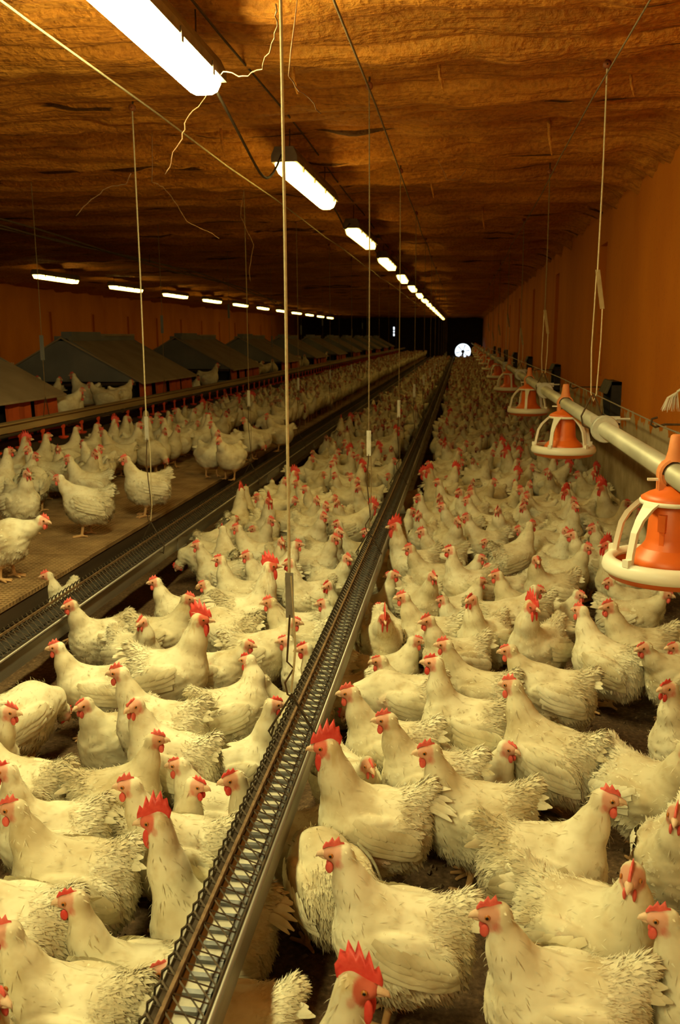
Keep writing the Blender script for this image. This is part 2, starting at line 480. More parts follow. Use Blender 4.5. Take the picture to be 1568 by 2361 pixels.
# ------------------------------------------------------------------ lamps
def lamp_meshes():
    ln = 1.85; h = ln / 2
    d = {}
    prof = [(-0.078, 0.0), (-0.076, -0.035), (-0.058, -0.072), (-0.03, -0.086), (0.03, -0.086), (0.058, -0.072), (0.076, -0.035), (0.078, 0.0)]
    vs_, fs_ = [], []
    st = [(-h, 0.55), (-h + 0.03, 0.86), (-h + 0.08, 1.0), (h - 0.08, 1.0), (h - 0.03, 0.86), (h, 0.55)]
    k = len(prof)
    for (yy, s) in st:
        vs_ += [(x * (0.5 + 0.5 * s), yy, z * s) for x, z in prof]
    for i in range(len(st) - 1):
        fs_ += [(i * k + j, i * k + j + 1, (i + 1) * k + j + 1, (i + 1) * k + j) for j in range(k - 1)]
    fs_ += [tuple(range(k))[::-1], tuple((len(st) - 1) * k + j for j in range(k))]
    d['diff'] = MB().add(vs_, fs_)
    hp = [(-0.088, -0.012), (0.088, -0.012), (0.088, 0.03), (0.062, 0.085), (-0.062, 0.085), (-0.088, 0.03)]
    d['house'] = MB().extrude_y(hp, -h - 0.015, h + 0.015).mesh('housing', M['housing'])
    d['clip'] = MB().box(-0.006, 0.006, -0.014, 0.014, -0.03, 0.025).mesh('clip', M['housing'])
    d['wire'] = MB().tube([(0, 0, 0.08), (0.004, 0, 0.2), (0, 0, 0.36)], 0.004, 5).mesh('hanger_wire', M['iron'])
    d['near'] = d['diff'].mesh('diffuser', M['lit_near'], True)
    d['mid'] = d['diff'].mesh('diffuser', M['lit_mid'], True)
    sp_ = [(-0.078, 0.0), (-0.058, -0.072), (0.058, -0.072), (0.078, 0.0)]
    sv = []
    for (yy, s) in ((-h, 0.6), (-h + 0.06, 1.0), (h - 0.06, 1.0), (h, 0.6)):
        sv += [(x * (0.5 + 0.5 * s), yy, z * s) for x, z in sp_]
    sf = [(i * 4 + j, i * 4 + j + 1, i * 4 + j + 5, i * 4 + j + 4) for i in range(3) for j in range(3)] + [(3, 2, 1, 0), (12, 13, 14, 15)]
    simple = MB().add(sv, sf)
    d['side'] = simple.mesh('diffuser', M['lit_side'])
    d['far'] = simple.mesh('diffuser', M['lit_far'])
    return d
LM = lamp_meshes()
LZ = 2.86
ORD = ['first', 'second', 'third', 'fourth', 'fifth', 'sixth', 'seventh', 'eighth', 'ninth', 'tenth', 'eleventh', 'twelfth', 'thirteenth', 'fourteenth', 'fifteenth', 'sixteenth', 'seventeenth']
def lamp(x, y, near, label, group, tilt=0.0):
    e = empty('strip_lamp', (x, y, LZ), label, 'lamp', group)
    e.rotation_euler = (tilt, 0, random.uniform(-0.02, 0.02))
    link('diffuser', LM[near], e)
    hs_ = link('housing', LM['house'], e)
    for q in (-0.7, -0.25, 0.25, 0.7):
        for sx in (-1, 1):
            link('clip', LM['clip'], hs_, (sx * 0.088, q, -0.012))
    for q in (-0.75, 0.75):
        link('hanger_wire', LM['wire'], e, (0, q, 0))
random.seed(4)
for k in range(-2, 16):
    yy = 3.42 + 3.8 * k
    if k < 0:
        lb = 'glowing strip lamp above the entrance end of the floor trough'
    elif k == 0:
        lb = 'large glowing strip lamp with clip on housing over the floor feed trough'
    else:
        lb = f'{ORD[k]} glowing strip lamp towards the fan in the row above the trough cords'
    lamp(-1.18, yy, 'near' if k <= 0 else 'mid' if k == 1 else 'far', lb, 'strip lamps above the floor trough')
for k in range(11):
    lamp(-7.75, 17.2 + 3.75 * k, 'side', f'{ORD[k]} glowing strip lamp towards the end wall beyond the nest boxes', 'strip lamps beyond the nest boxes')

# ------------------------------------------------------------------ chain feed troughs with wire grill
def trough(cx, z, hw, dep, y0, y1, label, far_in):
    e = empty('feed_trough', (cx, 0, 0), label, 'feeder')
    t = 0.0025
    out = [(-hw - 0.012, z - 0.006), (-hw - 0.012, z + 0.002), (-hw, z), (-hw + 0.004, z - dep), (hw - 0.004, z - dep), (hw, z), (hw + 0.012, z + 0.002), (hw + 0.012, z - 0.006),
           (hw + 0.003, z - 0.006), (hw, z - dep - t), (-hw, z - dep - t), (-hw - 0.003, z - 0.006)]
    MB().extrude_y(out, y0, y1).build('channel', M['galv'], e)
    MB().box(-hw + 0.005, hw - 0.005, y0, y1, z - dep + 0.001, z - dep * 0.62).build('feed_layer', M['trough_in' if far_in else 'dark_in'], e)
    c = MB(); y = y0
    while y < 26:
        c.box(-hw * 0.62, hw * 0.50, y, y + 0.014, z - dep * 0.62, z - dep * 0.52)
        c.box(hw * 0.30, hw * 0.50, y, y + 0.05, z - dep * 0.62, z - dep * 0.50)
        y += 0.052
    o = c.build('chain', M['chain'], e); o['kind'] = 'stuff'
    zr = z + 0.058
    RX = -0.22 * hw
    MB().box(RX - 0.004, RX + 0.004, y0, y1, zr - 0.006, zr + 0.005).build('ridge_bar', M['rustbar'], e)
    for s in (-1, 1):
        MB().tube([(s * (hw + 0.007), y0, z - 0.002), (s * (hw + 0.007), y1, z - 0.002)], 0.008, 8).build('rolled_lip', M['galv'], e, True)
        MB().tube([(s * hw, y0, z + 0.006), (s * hw, y1, z + 0.006)], 0.0035, 5).build('side_bar', M['wire'], e)
    g = MB(); y = y0
    while y < 60:
        st = 0.044 if y < 15 else 0.088
        for dy in (-0.042, 0.042):
            g.tube([(RX, y, zr), (hw, y + dy, z + 0.004)], 0.0021, 3, cap=False)
        g.tube([(RX, y, zr), (-hw * 0.55, y + 0.012, zr + 0.014), (-hw * 0.9, y + 0.022, zr - 0.008), (-hw, y + 0.03, z + 0.004)], 0.0032, 4, cap=False)
        g.tube([(RX, y, zr), (-hw * 0.55, y - 0.002, zr + 0.010), (-hw, y - 0.014, z + 0.004)], 0.0022, 3, cap=False)
        y += st
    o = g.build('wire_grill', M['wire'], e); o['kind'] = 'stuff'
    me = MB().box(-hw - 0.016, hw + 0.016, -0.09, 0.09, z - dep - 0.006, z - dep + 0.0005).box(hw + 0.001, hw + 0.006, -0.09, 0.09, z - dep, z - 0.006).box(-hw - 0.006, -hw - 0.001, -0.09, 0.09, z - dep, z - 0.006).mesh('joint_sleeve', M['galv'])
    y = 3.05
    while y < 40:
        link('joint_sleeve', me, e, (0, y, 0)); y += 3.0
    return e
trough(TRX, TRZ, 0.056, 0.100, -0.4, 63.5, 'long galvanised feed trough with wire grill hung above the litter floor', True)
trough(TLX, TLZ, 0.062, 0.092, -0.4, 63.5, 'long galvanised feed trough with wire grill along the slatted platform', False)

# hanging cords with tensioner plate, hooks and bracket
def hanger(x, y, ztop, zap, hw, zlip, label, group, mt, r, plate='zinc', pz=None):
    e = empty('hanging_cord', (x, y, zlip), label, 'cord', group)
    pz = zap + 0.62 if pz is None else pz
    z = lambda q: q - zlip
    MB().tube([(0, 0, z(ztop)), (0.003, 0.002, z((ztop + pz) / 2)), (0, 0, z(pz))], r, 6).build('cord', M[mt], e)
    MB().box(-0.013, 0.013, -0.002, 0.002, z(pz - 0.15), z(pz)).build('tensioner_plate', M[plate], e)
    MB().tube([(0.006, 0, z(pz - 0.01)), (0.016, 0.003, z(pz - 0.25)), (0.012, 0, z(zap + 0.12)), (0.0, 0, z(zap + 0.02))], r * 0.8, 5).build('return_cord', M[mt], e)
    MB().tube([(0, 0, z(pz - 0.14)), (-0.012, 0, z(pz - 0.3)), (0.01, 0, z(zap + 0.10)), (-0.02, 0, z(zap + 0.05)), (-0.012, 0, z(zap + 0.01)), (0.006, 0, z(zap))], 0.0035, 5).build('hook', M['iron'], e)
    MB().tube([(-hw - 0.004, 0, 0.03), (-hw - 0.014, 0, -0.005), (-hw - 0.022, 0.0, 0.012), (-0.004, 0, z(zap)), (0.0, 0, z(zap) + 0.012), (0.006, 0, z(zap)), (hw + 0.022, 0, 0.012), (hw + 0.014, 0, -0.04), (hw + 0.004, 0, -0.03)], 0.0042, 6).build('bracket', M['wire'], e)
    MB().lathe([(0.004, -0.010), (0.021, -0.010), (0.016, 0), (0.021, 0.010), (0.004, 0.010)], 14, (0, 0, z(ztop) + 0.02), axis='y').build('pulley', M['pulley'], e, True)
    MB().tube([(0, 0, z(ztop) + 0.02), (0.0, 0.02, z(ztop) + 0.08), (0, 0, z(ztop) + 0.16)], 0.006, 5).build('ceiling_hook', M['iron'], e)
HY = [2.78, 5.35, 8.0, 10.7, 13.4, 16.2, 19.0, 22, 25, 28, 31, 34]
for i, yy in enumerate(HY):
    hanger(TRX - 0.012, yy, 3.04, TRZ + 0.135, 0.056, TRZ, ('bright taut cord with grey tensioner strip' if i == 0 else f'{ORD[i]} hanging cord towards the fan') + ' holding up the floor feed trough',
           'cords holding up the floor trough', 'rope' if i == 0 else 'darkrope', 0.0052 if i == 0 else 0.0036, 'galv' if i == 0 else 'zinc', None if i else 0.96)
HL = [5.62, 8.5, 11.2, 14.0, 16.8, 19.6, 22.5, 25.5, 28.5]
for i, yy in enumerate(HL):
    hanger(TLX, yy, 3.04, TLZ + 0.16, 0.062, TLZ, f'{ORD[i]} hanging cord towards the end wall holding up the trough beside the slats', 'cords holding up the slat trough', 'rope' if i == 0 else 'darkrope', 0.0042 if i == 0 else 0.0032, 'zinc', TLZ + 0.86)

# ------------------------------------------------------------------ slatted platform
pl = empty('slatted_platform', (-3.1, 0, 0), 'raised brown plastic slatted floor beside the litter area', 'platform')
PW, PL_ = 0.55, 1.2
g = MB()
nx_, ny_ = 17, 34
for i in range(nx_ + 1):
    xx = i * PW / nx_
    wv = 0.011 if i in (0, nx_) else 0.0055
    g.box(max(0, xx - wv), min(PW, xx + wv), 0.0, PL_, -0.022, 0.0)
for j in range(ny_ + 1):
    yy = j * PL_ / ny_
    wv = 0.011 if j in (0, ny_) else 0.0065
    g.box(0.0, PW, max(0, yy - wv), min(PL_, yy + wv), -0.018, 0.002)
pm = g.mesh('slat_panel', M['slat'])
X0 = -2.25
y = 1.6; r_ = 0
while y < 62:
    for c_ in range(3):
        link('slat_panel', pm, pl, (X0 - (c_ + 1) * PW - 0.006 * c_ + 3.1, y, SLAT + random.uniform(-0.003, 0.003)))
    y += PL_ + 0.012
for xx in (X0 - 0.03, X0 - 0.85, X0 - 1.6):
    MB().box(xx - 0.025 + 3.1, xx + 0.025 + 3.1, 1.5, 62, SLAT - 0.12, SLAT - 0.024).build('beam', M['darkwood'], pl)
leg = MB().box(-0.03, 0.03, -0.03, 0.03, 0, SLAT - 0.12).mesh('leg', M['darkwood'])
for k in range(22):
    for xx in (X0 - 0.05, X0 - 0.85, X0 - 1.6):
        link('leg', leg, pl, (xx + 3.1, 2.2 + 2.7 * k, 0))

# nest landing behind the drinker line
ld = empty('nest_landing', (-5.0, 0, 0), 'long wooden landing bench carrying the nest boxes', 'bench')
MB().box(-1.08, 1.08, 3.5, 62, LAND - 0.04, LAND).build('deck', M['darkwood'], ld)
MB().box(1.06, 1.085, 3.5, 62, 0.02, LAND - 0.04).build('front_board', M['darkwood'], ld)
MB().box(-1.085, -1.06, 3.5, 62, 0.02, LAND - 0.04).build('rear_board', M['darkwood'], ld)

# ------------------------------------------------------------------ nest boxes
def nest(y0, label):
    e = empty('nest_box', (-5.0, y0, LAND), label, 'nest box', 'gabled nest boxes on the landing')
    ln = 2.35; ez = 0.36; rz = 0.90; hw = 1.0
    MB().box(-hw + 0.12, hw - 0.12, 0.1, ln - 0.1, 0.0, ez + 0.02).build('body', M['nestdark'], e)
    for yy, nm in ((0.0, 'gable_panel'), (ln - 0.03, 'gable_panel')):
        MB().add([(-hw, yy, ez), (hw, yy, ez), (0.06, yy, rz), (-0.06, yy, rz), (-hw, yy + 0.03, ez), (hw, yy + 0.03, ez), (0.06, yy + 0.03, rz), (-0.06, yy + 0.03, rz)],
                 [(0, 1, 2, 3), (7, 6, 5, 4), (0, 4, 5, 1), (1, 5, 6, 2), (2, 6, 7, 3), (3, 7, 4, 0)]).build(nm, M['gable'], e)
        MB().box(-hw + 0.05, hw - 0.05, yy - 0.01, yy + 0.03, 0.05, 0.16).build('end_board', M['gable'], e)
    for s in (-1, 1):
        a = [(s * (hw + 0.05), ez - 0.03), (0, rz), (0, rz + 0.02), (s * (hw + 0.05), ez - 0.01)]
        MB().extrude_y(a if s > 0 else a[::-1], -0.03, ln + 0.03).build('roof_panel', M['roof'], e)
        cw = ln / 4
        for k in range(4):
            c = MB()
            x_ = s * (hw - 0.03); wv = cw - 0.10 - 0.02 * (k % 2); yb = 0.06 + k * cw
            pts = [(yb + wv * q / 6, 0.012 * math.sin(q * 1.9 + k)) for q in range(7)]
            v = [(x_ + dx, yy, ez - 0.01) for yy, dx in pts] + [(x_ + 1.6 * dx + 0.01 * s, yy + 0.012 * math.sin(k * 2.1), 0.0 + 0.01) for yy, dx in pts]
            v += [(p[0] - 0.006 * s, p[1], p[2]) for p in v]
            fs_ = []
            for q in range(6):
                fs_ += [(q, q + 1, q + 8, q + 7), (14 + q + 1, 14 + q, 14 + q + 7, 14 + q + 8), (q + 7, q + 8, q + 22, q + 21), (q, q + 14, q + 15, q + 1)]
            fs_ += [(0, 7, 21, 14), (6, 20, 27, 13)]
            c.add(v, fs_).build('curtain', M['curtain'], e)
    MB().box(-0.10, 0.10, 0.0, ln, rz - 0.03, rz + 0.03).build('ridge_cap', M['gable'], e)
    MB().box(-0.05, 0.09, 0.10, ln * 0.45, rz + 0.03, rz + 0.085).build('ridge_vent', M['gable'], e)
    MB().box(-0.05, 0.12, ln * 0.48, ln - 0.05, rz + 0.03, rz + 0.06).build('ridge_flap', M['roof'], e)
    MB().tube([(-0.9, -0.12, 0.30), (0.98, -0.12, 0.34)], 0.02, 8).build('perch_rail', M['darkwood'], e)
for k in range(11):
    nest(6.45 + 4.68 * k, f'{ORD[k]} grey gabled nest box with orange curtains from the entrance end')

# ------------------------------------------------------------------ drinker line
DX, DZ = -3.74, 0.965
dr = empty('drinker_line', (DX, 0, 0), 'long wooden drinker rail with red orange drip cups over the slats', 'drinker')
MB().box(-0.02, 0.02, 2.0, 62, DZ - 0.035, DZ + 0.035).build('rail', M['wood'], dr)
MB().box(-0.055, 0.045, 2.0, 62, DZ + 0.035, DZ + 0.045).build('top_board', M['wood'], dr)
MB().tube([(0.0, 2, DZ - 0.058), (0.0, 62, DZ - 0.058)], 0.016, 8).build('water_pipe', M['darkwood'], dr)
cu = MB()
cu.box(-0.007, 0.007, -0.012, 0.012, -0.12, 0.0)
cu.box(-0.011, 0.011, -0.020, 0.020, -0.03, 0.0)
cu.lathe([(0.001, -0.135), (0.026, -0.135), (0.046, -0.122), (0.048, -0.110), (0.043, -0.110), (0.022, -0.126), (0.001, -0.127)], 14)
cm = cu.mesh('drip_cup', M['cup'], False)
for k in range(120):
    link('drip_cup', cm, dr, (0.012, 5.2 + 0.43 * k, DZ - 0.064))
for k in range(9):
    yy = 7.9 + 3.4 * k
    e = empty('hanging_cord', (DX, yy, DZ + 0.045), f'{ORD[k]} thin dark cord towards the end wall carrying the drinker rail', 'cord', 'cords carrying the drinker rail')
    MB().tube([(0, 0, 0.16), (0.004, 0, 1.1), (0, 0, 2.12)], 0.003, 5).build('cord', M['darkrope'], e)
    MB().tube([(0, -0.06, 0), (0.0, -0.03, 0.09), (0, 0, 0.17), (0.0, 0.03, 0.09), (0, 0.06, 0)], 0.004, 5).build('stirrup', M['iron'], e)
    MB().box(-0.015, 0.015, -0.01, 0.01, 0.5 + 0.25 * (k % 3), 0.72 + 0.25 * (k % 3)).build('weight_block', M['gable'], e)

# ------------------------------------------------------------------ feed pipe with pan feeders on the right
PX, PZ = 0.70, 1.255
pp = empty('feed_pipe', (PX, 0, PZ), 'dusty round feed pipe running past the plastered wall', 'pipe')
MB().tube([(0, YB + 0.5, 0), (0, 64, 0)], 0.038, 20, cap=True).build('pipe', M['pipe'], pp, True)
ck = MB().lathe([(0.036, -0.03), (0.062, -0.03), (0.066, -0.02), (0.066, -0.012), (0.047, -0.01), (0.047, 0.01), (0.066, 0.012), (0.066, 0.02), (0.062, 0.03), (0.036, 0.03)], 22, axis='y')
ck.box(-0.07, 0.07, -0.006, 0.006, 0.03, 0.062)
ck.tube([(0.05, -0.01, 0.05), (0.115, -0.01, 0.05)], 0.006, 6)
cmesh = ck.mesh('pipe_coupler', M['zinc'])
for k in range(14):
    link('pipe_coupler', cmesh, pp, (0, 4.55 + 3.25 * k, 0))

def pan_parts():
    d = {}
    R0 = 0.212
    d['rim_ring'] = MB().lathe([(R0 - 0.040, 0.008), (R0 - 0.030, 0.022), (R0 - 0.012, 0.022), (R0, 0.008), (R0 + 0.004, -0.012), (R0, -0.026), (R0 - 0.010, -0.028), (R0 - 0.016, -0.006), (R0 - 0.036, 0.0), (R0 - 0.040, 0.008)], 40).mesh('rim_ring', M['white'], True)
    d['pan'] = MB().lathe([(R0 - 0.006, -0.022), (R0 - 0.020, -0.046), (0.13, -0.060), (0.05, -0.062), (0.002, -0.055), (0.002, -0.050), (0.05, -0.055), (0.13, -0.052), (R0 - 0.030, -0.036), (R0 - 0.014, -0.006)], 40).mesh('pan', M['orange'], True)
    d['feed_heap'] = MB().lathe([(0.165, -0.040), (0.14, -0.018), (0.10, 0.012), (0.06, 0.03)], 30).mesh('feed_heap', M['feed'], True)
    d['bell'] = MB().lathe([(0.128, 0.006), (0.130, 0.014), (0.118, 0.030), (0.090, 0.058), (0.080, 0.072), (0.077, 0.090), (0.070, 0.200), (0.062, 0.216), (0.050, 0.222), (0.048, 0.214), (0.060, 0.205), (0.070, 0.09), (0.115, 0.020), (0.122, 0.006), (0.128, 0.006)], 32).mesh('bell', M['orange'], True)
    d['dome'] = MB().lathe([(0.100, 0.212), (0.102, 0.224), (0.080, 0.238), (0.046, 0.252), (0.040, 0.262), (0.001, 0.264)], 28).mesh('dome', M['orange'], True)
    d['collar'] = MB().lathe([(0.098, 0.202), (0.106, 0.204), (0.106, 0.216), (0.098, 0.218), (0.090, 0.210), (0.098, 0.202)], 28).mesh('collar', M['white'], True)
    a = MB(); sec = [(R0 - 0.022, 0.015, 0.013), (R0 - 0.026, 0.05, 0.012), (R0 - 0.040, 0.12, 0.012), (0.150, 0.160, 0.015), (0.115, 0.196, 0.022), (0.095, 0.212, 0.030)]
    v = []
    for (r, z, hw) in sec:
        v += [(r + 0.006, -hw, z + 0.003), (r + 0.006, hw, z + 0.003), (r - 0.008, hw * 0.8, z - 0.003), (r - 0.008, -hw * 0.8, z - 0.003)]
    fs_ = [(i * 4 + j, i * 4 + (j + 1) % 4, i * 4 + 4 + (j + 1) % 4, i * 4 + 4 + j) for i in range(5) for j in range(4)] + [(3, 2, 1, 0), (20, 21, 22, 23)]
    a.add(v, fs_).box(R0 - 0.022, R0 - 0.002, -0.012, 0.012, 0.014, 0.038)
    d['arm'] = a.mesh('arm', M['white'])
    d['latch'] = MB().box(0.066, 0.088, -0.012, 0.012, 0.12, 0.175).box(0.066, 0.080, -0.008, 0.008, 0.07, 0.125).mesh('latch', M['orange'])
    s = MB()
    pts = [(0.046 * math.cos(t), 0.0, PZ_REL + 0.046 * math.sin(t)) for t in np.linspace(-0.55 * math.pi, 1.55 * math.pi, 22)]
    vv = []
    for (x, _, z) in pts:
        dx, dz = x, z - PZ_REL
        for ww, sc in ((-0.028, 1.0), (0.028, 1.0), (0.024, 1.18), (-0.024, 1.18)):
            vv.append((dx * sc, ww, PZ_REL + dz * sc))
    s.add(vv, [(i * 4 + j, i * 4 + (j + 1) % 4, i * 4 + 4 + (j + 1) % 4, i * 4 + 4 + j) for i in range(21) for j in range(4)])
    s.box(-0.052, -0.030, -0.024, 0.024, 0.245, PZ_REL)
    s.box(0.030, 0.052, -0.024, 0.024, 0.245, PZ_REL)
    d['saddle'] = s.mesh('saddle', M['palorange'])
    d['spout'] = MB().lathe([(0.034, PZ_REL + 0.044), (0.026, PZ_REL + 0.075), (0.020, PZ_REL + 0.125), (0.014, PZ_REL + 0.130), (0.001, PZ_REL + 0.130)], 18).mesh('spout', M['palorange'], True)
    d['clip'] = MB().box(-0.085, -0.045, -0.006, 0.006, 0.278, 0.286).mesh('clip', M['white'])
    return d
RIM = 0.955
PZ_REL = PZ - RIM
PD = pan_parts()
PANY = [3.06, 6.28, 9.6, 13.6, 17.7, 22.0, 26.3, 30.6, 35.0, 39.3, 43.6, 48.0]
PANL = ['large orange pan feeder with cream arms and feed meal on the dusty pipe'] + [f'{ORD[i]} orange pan feeder with cream arms along the dusty pipe towards the fan' for i in range(1, 12)]
for i, yy in enumerate(PANY):
    e = empty('pan_feeder', (PX, yy, RIM), PANL[i], 'feeder', 'pan feeders on the pipe', rz=0.35 * i + 2.55)
    e2 = e
    for nm in ('rim_ring', 'pan', 'feed_heap', 'bell', 'dome', 'collar'):
        b__ = link(nm, PD[nm], e2)
        if nm == 'bell':
            bell_ = b__
    for q in range(5):
        o = link('arm', PD['arm'], e2); o.rotation_euler = (0, 0, q * 2 * math.pi / 5)
    o = link('latch', PD['latch'], bell_); o.rotation_euler = (0, 0, -4.70 - 0.35 * i)
    for nm in ('saddle', 'spout', 'clip'):
        o = link(nm, PD[nm], e2); o.rotation_euler = (0, 0, -e.rotation_euler[2])

for i, (yy, zt) in enumerate([(5.05, 3.02), (8.1, 3.02), (11.3, 3.02), (14.6, 3.02), (18, 3.02), (21.4, 3.02), (25, 3.02)]):
    e = empty('hanging_cord', (PX, yy, PZ), f'{ORD[i]} hanging cord towards the fan holding up the feed pipe', 'cord', 'cords holding up the feed pipe')
    zp = 2.03 - PZ - 0.12 * (i % 3)
    MB().tube([(0, 0, zt - PZ), (0.004, 0, (zt - PZ + zp) / 2), (0, 0, zp)], 0.0042, 6).build('cord', M['darkrope' if i else 'rope'], e)
    v = MB()
    v.add([(-0.012, -0.003, zp + 0.01), (0.012, -0.003, zp + 0.01), (0.045, -0.003, zp - 0.19), (0.022, -0.003, zp - 0.19), (-0.012, 0.003, zp + 0.01), (0.012, 0.003, zp + 0.01), (0.045, 0.003, zp - 0.19), (0.022, 0.003, zp - 0.19)],
          [(0, 1, 2, 3), (7, 6, 5, 4), (0, 4, 5, 1), (1, 5, 6, 2), (2, 6, 7, 3), (3, 7, 4, 0)])
    v.build('tensioner_plate', M['wood'], e)
    MB().tube([(-0.004, 0, zp), (-0.012, 0, zp - 0.4), (-0.004, 0, 0.14), (0.01, 0, 0.10), (0.024, 0, 0.14), (0.034, 0, zp - 0.35), (0.034, 0, zp - 0.18)], 0.0035, 5).build('loop_cord', M['rope'], e)
    MB().tube([(-0.04, 0, -0.03), (-0.05, 0, 0.02), (0.0, 0, 0.13), (0.012, 0, 0.135), (0.055, 0, 0.03), (0.045, 0, -0.03), (0.0, 0, -0.048), (-0.04, 0, -0.03)], 0.005, 6).build('stirrup', M['iron'], e)
    MB().lathe([(0.004, -0.010), (0.021, -0.010), (0.016, 0), (0.021, 0.010), (0.004, 0.010)], 14, (0, 0, zt - PZ + 0.02), axis='y').build('pulley', M['pulley'], e, True)
    MB().tube([(0, 0, zt - PZ + 0.02), (0, 0.01, zt - PZ + 0.16)], 0.006, 5).build('ceiling_hook', M['iron'], e)

# anti perch wire with wall hook, frayed rope end
e = empty('wall_wire', (0.98, 0, 1.24), 'thin steel wire stretched beside the feed pipe on a wall hook', 'wire')
MB().tube([(0.10, 1.0, 0.02), (0.10, 5.05, -0.02), (0.06, 10, 0.03), (0.06, 40, 0.03)], 0.0045, 6).build('wire', M['galv'], e)
for yy in (5.3, 9.2, 14.0):
    MB().tube([(XR - 0.98, yy, -0.03), (0.16, yy, -0.03), (0.11, yy, -0.045), (0.085, yy, -0.03), (0.09, yy, 0.0), (0.12, yy, 0.01)], 0.007, 6).build('hook', M['iron'], e)
e = empty('frayed_rope', (XR - 0.12, 5.9, 1.36), 'pale frayed rope end hanging by the plastered wall', 'rope')
MB().tube([(0.1, -0.55, 0.12), (0.07, -0.35, 0.10), (0.02, -0.12, 0.055), (-0.03, -0.02, 0.0)], 0.008, 6).build('rope', M['white'], e)
t_ = MB()
random.seed(8)
for k in range(60):
    a = random.uniform(-1, 1); b = random.uniform(-1, 1)
    t_.tube([(-0.03, -0.02, 0.0), (-0.05 + 0.03 * b, 0.02 + 0.03 * a, -0.04), (-0.06 + 0.05 * b, 0.03 + 0.06 * a, -0.10 - 0.03 * random.random())], [0.003, 0.002, 0.0008], 3)
o = t_.build('frayed_tuft', M['white'], e); o['kind'] = 'stuff'

# wall vents: dark box with tilted lid
for i, yy in enumerate([9.0, 14.3, 19.8, 25.0, 30.2, 35.4, 40.6]):
    e = empty('wall_vent', (XR, yy, 1.08), ('black air inlet box with dusty lid on the near stretch of plastered wall' if i == 0 else f'{ORD[i]} black air inlet box towards the fan on the plastered wall'), 'vent', 'air inlet boxes on the plastered wall')
    h, wv, dp = 0.40, 0.50, 0.09
    b = MB()
    b.box(-dp, 0, -wv / 2, -wv / 2 + 0.03, -h / 2, h / 2).box(-dp, 0, wv / 2 - 0.03, wv / 2, -h / 2, h / 2)
    b.box(-dp, 0, -wv / 2, wv / 2, h / 2 - 0.03, h / 2).box(-dp, 0, -wv / 2, wv / 2, -h / 2, -h / 2 + 0.03)
    b.build('frame', M['black'], e)
    MB().box(-0.03, -0.004, -wv / 2 + 0.03, wv / 2 - 0.03, -h / 2 + 0.03, h / 2 - 0.03).build('shutter', M['black'], e)
    MB().add([(-dp - 0.001, -wv / 2 + 0.02, h / 2 + 0.005), (-dp - 0.001, wv / 2 - 0.02, h / 2 + 0.005), (-dp - 0.05, wv / 2 - 0.02, h / 2 - 0.11), (-dp - 0.05, -wv / 2 + 0.02, h / 2 - 0.11),
              (-dp + 0.012, -wv / 2 + 0.02, h / 2 + 0.01), (-dp + 0.012, wv / 2 - 0.02, h / 2 + 0.01), (-dp - 0.036, wv / 2 - 0.02, h / 2 - 0.11), (-dp - 0.036, -wv / 2 + 0.02, h / 2 - 0.11)],
             [(0, 1, 2, 3), (7, 6, 5, 4), (0, 4, 5, 1), (1, 5, 6, 2), (2, 6, 7, 3), (3, 7, 4, 0)]).build('lid', M['ventlid'], e)
    MB().tube([(-dp - 0.045, 0.05, h / 2 - 0.1), (-dp - 0.01, 0.1, -0.12), (-0.03, 0.12, -h / 2 + 0.04)], 0.003, 5).build('pull_cord', M['rope'], e)

# ------------------------------------------------------------------ cables and cobwebs under the ceiling
def wire_thing(name, pts, r, mt, label, cat, group=None, n=6):
    o = MB().tube(pts, r, n).build(name, M[mt], None, True)
    # origin at its first point
    p0 = Vector(pts[0])
    o.data.transform(Matrix.Translation(-p0)); o.location = p0
    return tag(o, label, cat, group)
random.seed(3)
def run(x, z, y0, y1, st=1.6, jx=0.012):
    out, y = [], y0
    while y < y1:
        out.append((x + random.uniform(-jx, jx), y, z + random.uniform(-0.012, 0.012))); y += st
    return out
wire_thing('winch_cable', run(-1.72, 2.94, 0.5, 40), 0.0055, 'rope', 'pale winch cable under the ceiling beside the strip lamps', 'cable')
wire_thing('winch_cable', run(-0.50, 2.94, 0.5, 40), 0.0055, 'darkrope', 'dark winch cable under the ceiling above the floor trough', 'cable')
wire_thing('winch_cable', run(0.67, 2.94, 0.5, 40), 0.0045, 'darkrope', 'thin winch cable under the ceiling above the feed pipe', 'cable')
for a, b, sg in ((0, 1, 0.30), (1, 2, 0.14), (2, 3, 0.12), (3, 4, 0.10)):
    ya, yb = 3.42 + 3.8 * a + 0.94, 3.42 + 3.8 * b - 0.94
    q = np.linspace(0, 1, 14)
    pts = [(-1.18 + 0.03 * math.sin(5 * t), ya + (yb - ya) * t, LZ + 0.03 - sg * 4 * t * (1 - t) * (0.6 + 0.5 * t)) for t in q]
    wire_thing('lamp_cable', pts, 0.008, 'cable', f'sagging dark cable between the {ORD[a]} and {ORD[b]} strip lamps above the trough cords', 'cable')
q = np.linspace(0, 1, 40)
wire_thing('ceiling_cable', [(-1.12 + 0.02 * math.sin(9 * t), 0.5 + 30 * t, 3.05 + 0.015 * math.sin(40 * t)) for t in q], 0.006, 'cable', 'black cable clipped under the ceiling along the strip lamps', 'cable')
cb_ = empty('cable_bundle', (-5.2, 8.0, 3.0), 'dusty bundle of drooping cables above the nest boxes', 'cable')
for k in range(3):
    MB().tube([(-0.03 * k - 2.2 * t ** 2.2 + 0.03 * math.sin(17 * t + k), 30 * t, -0.02 * k + 0.03 * math.sin(23 * t + 2 * k)) for t in q], 0.011, 6).build('cable', M['darkrope'], cb_, True)
